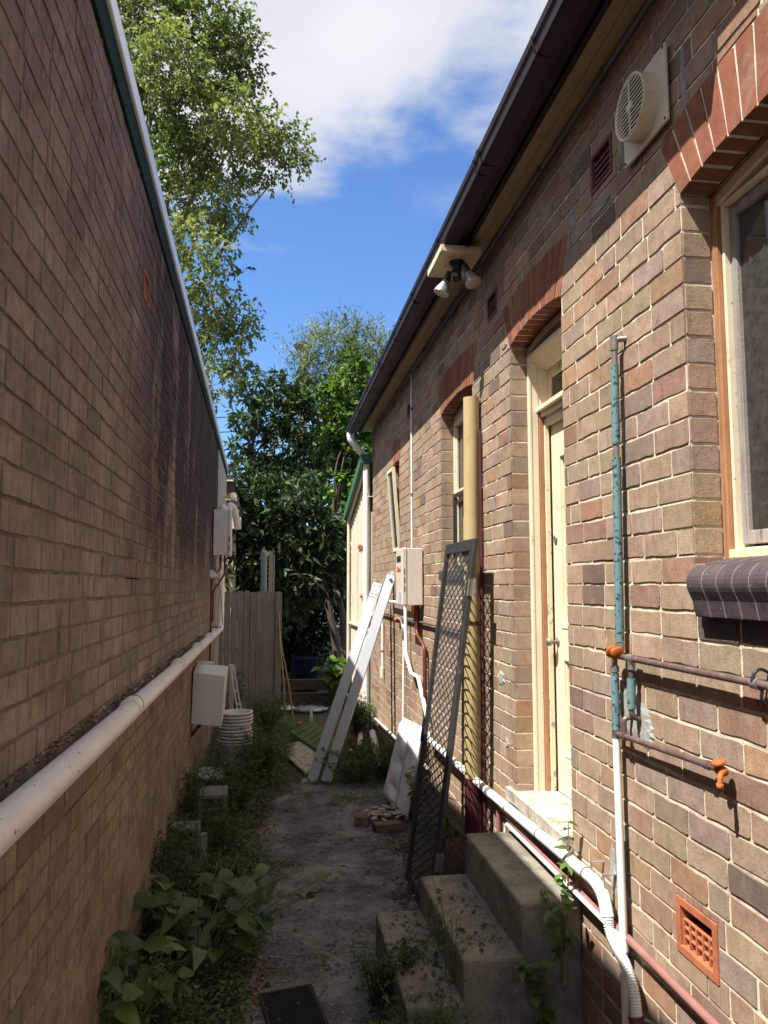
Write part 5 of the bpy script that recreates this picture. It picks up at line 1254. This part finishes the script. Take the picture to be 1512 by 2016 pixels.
Cc = [(1.26,19,6.89,.42),(1.9,19,7.17,.5),(2.42,19,7.39,.39),(1.52,19,6.25,.55),(2.16,19,6.27,.52),(1.33,19,5.6,.38),(1.91,19,5.48,.55),(2.42,19,5.62,.41),(1.53,19,4.7,.52),(2.04,19,4.71,.48),(1.79,19,3.94,.5),(1.33,19,3.94,.38),(1.92,19,3.19,.45),(1.54,19,2.81,.45),(1.3,19,2.18,.38),(1.79,19,2.43,.38),(1.95,19,7.96,.22),(2.7,19.3,6.6,.5),(2.6,19.3,5.0,.5)]
tree('vine_tree', 'bright green vine covered tree on the right, next to the gutter end', 'tree', (1.75,17.6,0), Cc, 420, .15, .11, [(.09,.17,.028),(.12,.21,.035),(.055,.11,.022),(.17,.25,.05),(.035,.07,.02)], 'bark', .10, (1.45,18.2,2.2), droop=.45, per=8, twig=.36, skip=2)
Dk = [(.82,21,8.52,.38),(1.38,21,8.75,.55),(1.95,21,8.95,.6),(2.53,21,8.80,.55),(2.96,21,8.72,.45),(1.39,21,7.97,.5),(2.1,21,8.0,.58),(.75,21,7.94,.28),(1.0,21,7.5,.34),(3.3,21.2,8.2,.6),(2.7,21,7.5,.6)]
tree('olive_tree', 'silvery narrow leaved tree whose wispy top sways behind the green trees', 'tree', (2.0,21.5,0), Dk, 330, .17, .032, [(.13,.18,.085),(.18,.22,.12),(.09,.14,.05),(.24,.27,.16)], 'barkpale', .11, (1.9,21.3,5.5), leaf='leafB', droop=-.35, per=11, twig=.62, spread=1.05)
E_ = [(.79,19,2.68,.75),(.31,19,1.81,.75),(1.25,19,1.85,.55),(.95,19,.95,.5),(.44,19,.95,.63),(-.42,19,2.06,.75),(.6,19,.34,.4),(-1.2,19,2.4,.8),(-1.2,19,1.0,.8),(-.4,19,.8,.7),(.2,19.2,3.0,.7)]
tree('shade_bush', 'dense dark bush filling the shade at the end of the garden', 'bush', (.2,19.2,0), E_, 380, .20, .085, [(.016,.030,.012),(.022,.040,.016),(.012,.024,.010)], 'bark', .06, (.2,19.2,.5), leaf='leafB', droop=.4, per=7, twig=.35, skip=3)
F_ = [(x+R.uniform(-.6,.6), 30+R.uniform(-1,1), R.uniform(.6,3.4), R.uniform(.9,1.4)) for x in [-9+1.1*k for k in range(20)]]
far = leaf_mesh('far_shrubbery', *crown(F_, 45, .40, .18, [(.02,.04,.015),(.03,.05,.018)], droop=.4, per=7, twig=.6), M['leafB'], None, (0,30,0)); far['kind'] = 'stuff'; far['label'] = 'dark far shrubbery closing the view behind the garden'
# leaning trunk seen low on the right
mb = MB(); mb.tube(spline([Vector(p) for p in ((1.50,17.0,0),(1.40,17,.9),(1.22,17,1.75),(1.0,17.1,2.6))],5), .1, 10, radii=[.11-.004*k for k in range(16)]); t = T('leaning_tree', 'bare leaning trunk in front of the low corrugated fence', 'tree', (1.5,17,0), group='trees at the back')
mb.build('trunk', M['bark'], t); leaf_mesh('crown', *crown([(.95,17.1,2.9,.4),(.7,17.2,3.2,.4),(1.2,17.2,3.1,.35)], 90, .16, .06, [(.03,.055,.02),(.05,.08,.03)], per=7, twig=.3), M['leafB'], t)
# ------------------------------------------------------------------ plants in the lane
def big_leaves(mb, lst, pal, heart=True):
    for (p, d, up, L, W) in lst:
        p = Vector(p); d = Vector(d).normalized(); s = d.cross(Vector(up)).normalized(); nn = s.cross(d)
        c = R.choice(pal); k = R.uniform(.75,1.25); c = tuple(q*k for q in c)
        rows = 7; vs = []; fs = []
        cu = R.uniform(.1,.45); fo = R.uniform(.1,.3); tw = R.uniform(-.25,.25)
        for i in range(rows+1):
            t = i/rows
            w = W*.5*(sin(pi*min(1,t*.93+.07)**(.62 if heart else .9)))*(1 if t < 1 else .02)
            ax = p + d*L*t - nn*L*cu*t*t
            for j in (-1,-.5,0,.5,1):
                vs.append(ax + s*w*j + nn*(abs(j)*w*fo + tw*j*w*t + (.06*w*sin(i*2.3+j*3))))
        for i in range(rows):
            for j in range(4): fs.append((i*5+j,i*5+j+1,(i+1)*5+j+1,(i+1)*5+j))
        mb.add(vs, fs, c, smooth=True)
def broad_plant(name, label, cat, root, stems, nl, L, pal, heart=True, mat='leafW', group=None, lean=(0,0,0), spread=.9):
    t = T(name, label, cat, root, group=group); ms = MB(); ml = MB(); lst = []
    r = Vector(root)
    for k in range(stems):
        a = R.uniform(0, 2*pi); hgt = R.uniform(.55,1.0)*nl[1]; rd = R.uniform(.3,1)*spread
        tip = r + Vector((cos(a)*rd*nl[1]*.8, sin(a)*rd*nl[1]*.8, hgt)) + Vector(lean)*R.uniform(.5,1)
        mid = r.lerp(tip,.5) + Vector((0,0,hgt*.18))
        pts = spline([r + Vector((R.uniform(-.03,.03),R.uniform(-.03,.03),0)), mid, tip], 6); ms.tube(pts, .004, 6, radii=[.0045-.0025*i/len(pts) for i in range(len(pts))])
        for i in range(nl[0]):
            s = R.uniform(.3,1); q = pts[min(len(pts)-1,int(s*len(pts)))]; a2 = R.uniform(0,2*pi)
            d = Vector((cos(a2),sin(a2),R.uniform(-.35,.3))); lst.append((q, d, (R.uniform(-.3,.3),R.uniform(-.6,.1),1), L*R.uniform(.55,1.15), L*R.uniform(.5,.78)*(1 if heart else .55)))
    ms.build('stem', M['stick'] if not heart else M['stickgreen'], t); big_leaves(ml, lst, pal, heart); ml.build('foliage', M[mat], t); return t
def feathery(label, root, stems, hgt, spread, n_per, pal, lf=.022, group='feathery weeds', tilt=(0,0,0), name='feathery_weed'):
    t = T(name, label, 'plant', root, group=group); ms = MB(); P=[]; Dd=[]; U=[]; C=[]; r = Vector(root)
    for k in range(stems):
        a = R.uniform(0,2*pi); rr = spread*R.uniform(.2,1); h = hgt*R.uniform(.5,1.05)
        tip = r + Vector((cos(a)*rr, sin(a)*rr, h)) + Vector(tilt)*R.uniform(.3,1); b = r + Vector((cos(a)*rr*.25,sin(a)*rr*.25,0))
        pts = spline([b, b.lerp(tip,.5)+Vector((0,0,h*.12)), tip+Vector((cos(a),sin(a),-.3))*h*.1], 7)
        ms.tube(pts, .0025, 5, radii=[.003-.002*i/len(pts) for i in range(len(pts))], cap=False)
        for j in range(9):
            q = pts[int((.25+.75*j/9)*(len(pts)-1))]; a2 = R.uniform(0,2*pi); ls = h*R.uniform(.14,.3); sd = Vector((cos(a2),sin(a2),R.uniform(-.1,.7))).normalized()
            pk = R.choice(pal); kk = R.uniform(.7,1.25)
            for i in range(n_per):
                s = (i+.5)/n_per; p = q + sd*ls*s + Vector((0,0,-.25*ls*s*s)); rd = rnd_dirs(1,.1)[0]
                P.append(tuple(p)); Dd.append(rd*.9+np.array(sd)*.5); U.append((R.uniform(-.5,.5),R.uniform(-.5,.5),1)); C.append([c*kk for c in pk])
    ms.build('stem', M['stickgreen'], t); n = len(P)
    leaf_mesh('foliage', P, Dd, U, lf*rng.uniform(.6,1.3,n), lf*.42*rng.uniform(.7,1.2,n), C, M['leafW'], t); return t
M['stickgreen'] = mk('green_stem', (.08,.11,.035), .7, .2, 8, .1)
GP = [(.085,.15,.036),(.10,.17,.045),(.065,.125,.036),(.09,.145,.062)]
broad_plant('mulberry_seedling', 'broad heart leaved weed sprawling beside the left wall at the bottom', 'plant', (-.36,4.35,.05), 26, (3,.60), .150, GP, lean=(.08,.08,0), spread=1.25)
broad_plant('mulberry_seedling', 'smaller broad leaved weed at the bottom left corner, below the pipe', 'plant', (-.60,3.75,.05), 12, (3,.52), .125, GP, lean=(.06,.1,0), spread=.8)
broad_plant('mulberry_seedling', 'upright broad leaved weed pressed against the left wall at the very bottom', 'plant', (-.60,3.30,.05), 14, (4,.62), .12, GP, lean=(.04,.1,0), spread=.55)
feathery('bushy weed filling the bottom left corner among the broad leaves', (-.52,3.6,.04), 34, .46, .30, 10, [(.07,.13,.038),(.10,.17,.05),(.058,.105,.034)], .036, group='bushy weeds', name='bushy_weed')
broad_plant('climbing_weed', 'small leafy climber against the fence beside the step ladder', 'plant', (-.52,11.2,.05), 5, (6,1.1), .11, [(.03,.06,.02),(.045,.08,.03)], heart=True, spread=.25, lean=(.18,.3,0))
broad_plant('hydrangea', 'bright lime green large leaved plant at the dark end of the path', 'plant', (1.12,13.6,.05), 22, (4,.92), .26, [(.11,.20,.03),(.085,.16,.025),(.06,.12,.02)], heart=True, mat='leafA', spread=.55)
broad_plant('leafy_shoot', 'leafy green shoot growing up in front of the pipes at the near step end', 'plant', (1.335,3.44,.36), 5, (9,.48), .075, [(.09,.16,.035),(.12,.20,.05),(.06,.11,.03)], heart=False, spread=.30, lean=(-.03,.02,.06))
broad_plant('leafy_shoot', 'single tall slender shoot rising before the stone threshold', 'plant', (1.345,3.50,.05), 1, (22,1.08), .075, [(.12,.20,.05),(.10,.17,.04)], heart=False, spread=.04, lean=(.0,.0,.02))
broad_plant('leafy_shoot', 'dark rounded leaves hanging over the near edge of the top step', 'plant', (1.24,3.42,.05), 3, (8,.66), .075, GP, heart=True, spread=.2, lean=(-.08,.02,0))
broad_plant('leafy_shoot', 'pale green sprig growing against the white cushion', 'plant', (1.27,6.75,.05), 12, (12,.55), .06, [(.15,.22,.07),(.11,.18,.05)], heart=False, spread=.3, mat='leafA')
broad_plant('leafy_shoot', 'green weeds growing behind the foot of the mesh door', 'plant', (1.22,5.75,.05), 22, (12,.52), .065, [(.09,.15,.04),(.06,.11,.03)], heart=False, spread=.6)
# feathery weeds
FP = [(.065,.125,.028),(.09,.16,.038),(.05,.10,.024),(.105,.17,.048)]
feathery('big feathery green weed between the tub stack and the path', (-.10,8.75,.04), 46, .60, .42, 16, FP, .026)
feathery('feathery weed in front of the tub stack, low and dark', (-.28,8.0,.04), 30, .42, .34, 14, FP, .026)
feathery('feathery weed at the fence foot, left of the bare sticks', (-.05,11.4,.04), 34, .62, .40, 14, FP, .03)
feathery('feathery weed spilling over the lowest concrete step', (.56,4.0,.05), 26, .36, .22, 15, [(.05,.10,.022),(.07,.13,.03),(.035,.07,.02)], .020, tilt=(.12,-.15,.05))
feathery('thin feathery sprig arching across the upper steps', (.86,3.75,.05), 5, .80, .22, 15, [(.07,.13,.03),(.09,.15,.035)], .018, tilt=(.12,-.1,0))
feathery('feathery weed at the near foot of the steps', (.66,3.38,.05), 24, .34, .26, 13, FP, .02)
feathery('sunlit feathery weed round the foot of the white downpipe', (1.22,10.7,.05), 40, .62, .30, 14, [(.07,.13,.03),(.10,.17,.045),(.05,.10,.025)], .03)
feathery('dark feathery weed right of the planks', (.92,8.4,.04), 44, .36, .45, 13, FP, .026)
feathery('feathery weed along the wall left of the cushion', (1.22,8.45,.05), 26, .46, .22, 13, [(.09,.15,.04),(.06,.11,.03)], .026)
feathery('wispy weed climbing the left wall behind the blocks', (-.68,6.5,.04), 16, .72, .12, 12, [(.06,.085,.03),(.045,.07,.022)], .024, tilt=(.05,0,0))
feathery('leggy weed against the left wall, near the terracotta vent', (-.64,5.0,.04), 20, .62, .16, 12, [(.05,.075,.03),(.06,.085,.04)], .026, tilt=(.06,0,0))
for i, (x, y, h, lab) in enumerate(((-.58,4.62,.40,'bushy weed against the left wall just behind the broad leaves'),(-.40,5.25,.34,'low bushy weed in front of the front hollow block'),(-.30,5.55,.26,'small weed at the path edge beside the front hollow block'),(-.66,5.55,.55,'upright weed between the left wall and the front hollow block'),(-.62,7.2,.5,'tall weed by the left wall behind the rear hollow block'),(-.30,7.3,.36,'weed tuft at the path edge right of the rear hollow block'),(-.22,4.7,.22,'flat weed spreading onto the path beside the broad leaves'))):
    feathery(lab, (x,y,.04), 26, h, h*.55, 9, [(.07,.13,.038),(.10,.17,.05),(.058,.105,.034),(.09,.14,.055)], .036, group='bushy weeds', name='bushy_weed')
feathery('wispy weed standing between the two hollow blocks', (-.36,6.3,.04), 18, .46, .2, 13, FP, .024)
t = T('red_flowers', 'cluster of small red flowers in the weeds below the white downpipe', 'flowers', (1.06,9.3,.05))
for k in range(16):
    P=[];Dd=[];U=[];C=[]; p = np.array((1.06+R.gauss(0,.08), 9.3+R.gauss(0,.22), .28+R.uniform(-.05,.08)))
    for j in range(7): P.append(p+rng.normal(size=3)*.005); Dd.append(rnd_dirs(1,.4)[0]); U.append(rnd_dirs(1)[0]); C.append((.34,.035,.018) if j % 3 else (.42,.09,.03))
    leaf_mesh('flower', P, Dd, U, .026, .016, C, M['leafW'], t)
feathery('leafy base under the small red flowers', (1.06,9.3,.04), 20, .32, .2, 12, FP, .024)
# ground cover: one patch of small weeds nobody could count
P=[];Dd=[];U=[];L_=[];W_=[];C=[]
gp = [(.065,.125,.035),(.09,.16,.045),(.105,.18,.055),(.05,.10,.03),(.135,.17,.06),(.075,.13,.062)]
def sprig(x, y, h, n, l):
    c0 = np.array(R.choice(gp))*R.uniform(.7,1.3)
    for i in range(n):
        s = R.uniform(.15,1); a = R.uniform(0,6.28); rr = R.uniform(0,.5)*h*.8+.01
        P.append((x+cos(a)*rr, y+sin(a)*rr, .025+h*s)); Dd.append((cos(a)+R.uniform(-.5,.5), sin(a)+R.uniform(-.5,.5), R.uniform(-.2,.8))); U.append((R.uniform(-.4,.4),R.uniform(-.4,.4),1))
        ll = l*R.uniform(.5,1.3); L_.append(ll); W_.append(ll*R.uniform(.35,.6)); C.append(np.clip(c0*R.uniform(.75,1.3),.004,.4))
for k in range(2300):
    y = R.uniform(3.0,11.8); wl = -.60-.0178*y; xe = -.10+.05*sn(.3,y)+(max(0,y-7.2))*.15
    u = R.random()**1.15; x = wl+.02+(xe-wl)*u + R.gauss(0,.02)
    den = .5+.5*sin(y*2.1+x*5)
    if R.random() > .55+.45*den: continue
    sprig(x, y, R.uniform(.05,.13)+.20*(1-u)**1.6*R.random()+ (.08 if R.random() < .15 else 0), R.randint(12,20), R.uniform(.022,.045))
for k in range(420):
    y = R.uniform(7.4,12); x = R.uniform(.55,1.4) if R.random() < .75 else R.uniform(0,.5)
    if .25 < x < .95 and 8.8 < y < 12 and R.random() < .8: continue
    sprig(x, y, R.uniform(.04,.14), R.randint(12,18), R.uniform(.02,.04))
for k in range(150):
    q = R.random()
    if q < .4: x, y = R.uniform(.45,.62), R.uniform(3.2,4.7)
    elif q < .8: x, y = R.uniform(1.15,1.40), R.uniform(4.6,8)
    else: x, y = R.gauss(.0,.1), 5.97+R.gauss(0,.06)
    sprig(x, y, R.uniform(.03,.10), R.randint(8,14), R.uniform(.016,.03))
for k in range(500):
    y = R.uniform(12.7,18.5); sprig(R.uniform(-.9,1.35), y, R.uniform(.05,.2), 12, R.uniform(.03,.06))
o = leaf_mesh('ground_cover', P, Dd, U, L_, W_, C, M['leafW'], None, (0,6,0)); o['kind'] = 'stuff'; o['label'] = 'low mixed weeds covering the soil along the path'
P=[];Dd=[];U=[];L_=[];C=[]
bp_ = [(.12,.075,.04),(.17,.12,.075),(.08,.05,.03),(.24,.18,.12),(.10,.05,.03)]
def litter(n, fx):
    for k in range(n):
        x, y, z = fx(); P.append((x,y,z)); a = R.uniform(0,6.28); Dd.append((cos(a),sin(a),R.uniform(-.12,.2))); U.append((R.uniform(-.35,.35),R.uniform(-.35,.35),1)); L_.append(R.uniform(.015,.055)); C.append(R.choice(bp_))
litter(1500, lambda: (-.12+R.gauss(0,.10), R.uniform(3.2,8), .05+R.uniform(0,.02)))
litter(900, lambda: (R.uniform(-.1,1.25), R.uniform(3.2,8.5), .058+R.uniform(0,.008)))
for i in range(len(L_)-900, len(L_)): L_[i] *= R.uniform(.25,.7)
bp_ += [(.05,.035,.025)]*4
litter(420, lambda: (1.12+R.gauss(0,.10), 6.25+R.gauss(0,.25), .062+R.uniform(0,.02)))
litter(260, lambda: (.95+R.gauss(0,.08), 5.1+R.gauss(0,.35), .062+R.uniform(0,.02)))
litter(300, lambda: (1.15+R.gauss(0,.12), 3.25+R.gauss(0,.10), .062+R.uniform(0,.02)))
litter(900, lambda: (R.uniform(-.6,-.1), R.uniform(3,9), .03+R.uniform(0,.03)))
litter(500, lambda: (R.uniform(.1,1.3), R.uniform(8.5,13), .03+R.uniform(0,.03)))
litter(90, lambda: (R.uniform(.62,1.1), R.uniform(3.55,4.5), (.275 if True else 0)+.006))
P2 = [i for i,p in enumerate(P) if p[2] > .25]
for i in P2:
    x = P[i][0]; P[i] = (x, P[i][1], .284 if x < .865 else .466)
o = leaf_mesh('leaf_litter', P, Dd, U, L_, np.array(L_)*.45, C, M['litter'], None, (0,6,0)); o['kind'] = 'stuff'; o['label'] = 'dry brown leaf litter scattered over soil and concrete'
mb = MB()
for k in range(1300):
    x, y = R.uniform(-.1,1.15), R.uniform(3,8.2); s = R.uniform(.0015,.006)
    q = [(x+R.uniform(-1,1)*s, y+R.uniform(-1,1)*s, .058+s*.6) for _ in range(4)]
    lump(mb, (x,y,.050), s, s*R.uniform(.6,1), s*1.4, R.uniform(0,3), s*.3)
o = mb.build('grit', M['shard'], None, (0,6,0)); o['kind'] = 'stuff'; o['label'] = 'loose grit and mortar crumbs on the concrete path'

# ------------------------------------------------------------------ sky, sun, camera
SUN = Vector((-1,-.5,1.88)).normalized()
sl_ = bpy.data.lights.new('sun','SUN'); sl_.energy = SUN_E; sl_.angle = radians(.55); sl_.color = (1,.955,.88)
so = bpy.data.objects.new('sun', sl_); COL.objects.link(so); so.rotation_euler = SUN.to_track_quat('Z','Y').to_euler()
wd_ = bpy.data.worlds.new('World'); sc.world = wd_; wd_.use_nodes = True; nt = wd_.node_tree
bg = nt.nodes['Background']; sky = N(nt,'ShaderNodeTexSky'); sky.sky_type = 'NISHITA'; sky.sun_disc = False
sky.sun_elevation = math.asin(SUN.z); sky.sun_rotation = math.atan2(SUN.x, SUN.y) % (2*pi)
sky.air_density = 1.0; sky.dust_density = .6; sky.ozone_density = 2.5
tc = N(nt,'ShaderNodeTexCoord', name='TC'); sx = N(nt,'ShaderNodeSeparateXYZ'); nt.links.new(tc.outputs['Generated'], sx.inputs[0])
def math_(op, a, b=None, c=None):
    m = N(nt,'ShaderNodeMath', operation=op)
    for i, v in enumerate((a,b,c)):
        if v is None: continue
        if isinstance(v,(int,float)): m.inputs[i].default_value = v
        else: nt.links.new(v, m.inputs[i])
    return m.outputs[0]
zc = math_('MAXIMUM', sx.outputs['Z'], .05)
px = math_('DIVIDE', sx.outputs['X'], zc); py = math_('DIVIDE', sx.outputs['Y'], zc)
cv = N(nt,'ShaderNodeCombineXYZ'); nt.links.new(px, cv.inputs[0]); nt.links.new(py, cv.inputs[1])
n1 = noise(nt, 2.1, 8, .55, vec=cv.outputs[0]); n2 = noise(nt, 1.1, 3, .5, vec=cv.outputs[0])
# a cloud bank overhead whose ragged edge lies about 30 degrees up to the north, plus a small puff
edge = math_('SUBTRACT', math_('ADD', 1.93, math_('MULTIPLY', px, -.75)), py)
bank = math_('ADD', math_('MULTIPLY', edge, .85), math_('MULTIPLY', math_('SUBTRACT', n1.outputs['Fac'], .5), 1.9))
dx_ = math_('SUBTRACT', px, .42); dy_ = math_('SUBTRACT', py, 1.84)
puff = math_('SUBTRACT', .42, math_('ADD', math_('MULTIPLY', math_('MULTIPLY', dx_, dx_), 9), math_('MULTIPLY', math_('MULTIPLY', dy_, dy_), 14)))
puff = math_('ADD', puff, math_('MULTIPLY', math_('SUBTRACT', n1.outputs['Fac'], .5), 1.3))
mr = N(nt,'ShaderNodeMapRange', interpolation_type='SMOOTHSTEP'); nt.links.new(bank, mr.inputs[0]); mr.inputs[1].default_value = -.15; mr.inputs[2].default_value = .38
mr2 = N(nt,'ShaderNodeMapRange', interpolation_type='SMOOTHSTEP'); nt.links.new(puff, mr2.inputs[0]); mr2.inputs[1].default_value = .12; mr2.inputs[2].default_value = .75; mr2.inputs[4].default_value = .55
msk = math_('MAXIMUM', mr.outputs[0], mr2.outputs[0])
shade = ramp(nt, n2.outputs['Fac'], .35, .68, tuple(CLOUD*q for q in (.66,.72,.83)), tuple(CLOUD*q for q in (1,1.02,1.06)))
tint = mixc(nt, 1.0, sky.outputs['Color'], SKYT, 'MULTIPLY')
nt.links.new(mixc(nt, msk, tint, shade.outputs['Color']), bg.inputs['Color'])
bg.inputs['Strength'].default_value = SKY_S
cam = bpy.data.cameras.new('camera'); co = bpy.data.objects.new('camera', cam); COL.objects.link(co)
co.location = (0,0,H); co.rotation_euler = (radians(90+5.542), 0, radians(-8.261))
cam.sensor_fit = 'VERTICAL'; cam.sensor_height = 24; cam.lens = 24*1515/2016; cam.clip_start = .05; cam.clip_end = 2000
sc.camera = co
sc.view_settings.view_transform = 'Standard'; sc.view_settings.look = 'None'; sc.view_settings.exposure = EXPO; sc.view_settings.gamma = 1
try: sc.view_settings.use_curve_mapping = False
except Exception: pass
sc.cycles.max_bounces = 10; sc.cycles.diffuse_bounces = 5; sc.cycles.transparent_max_bounces = 12; sc.cycles.use_denoising = True
sc.cycles.sample_clamp_indirect = 8
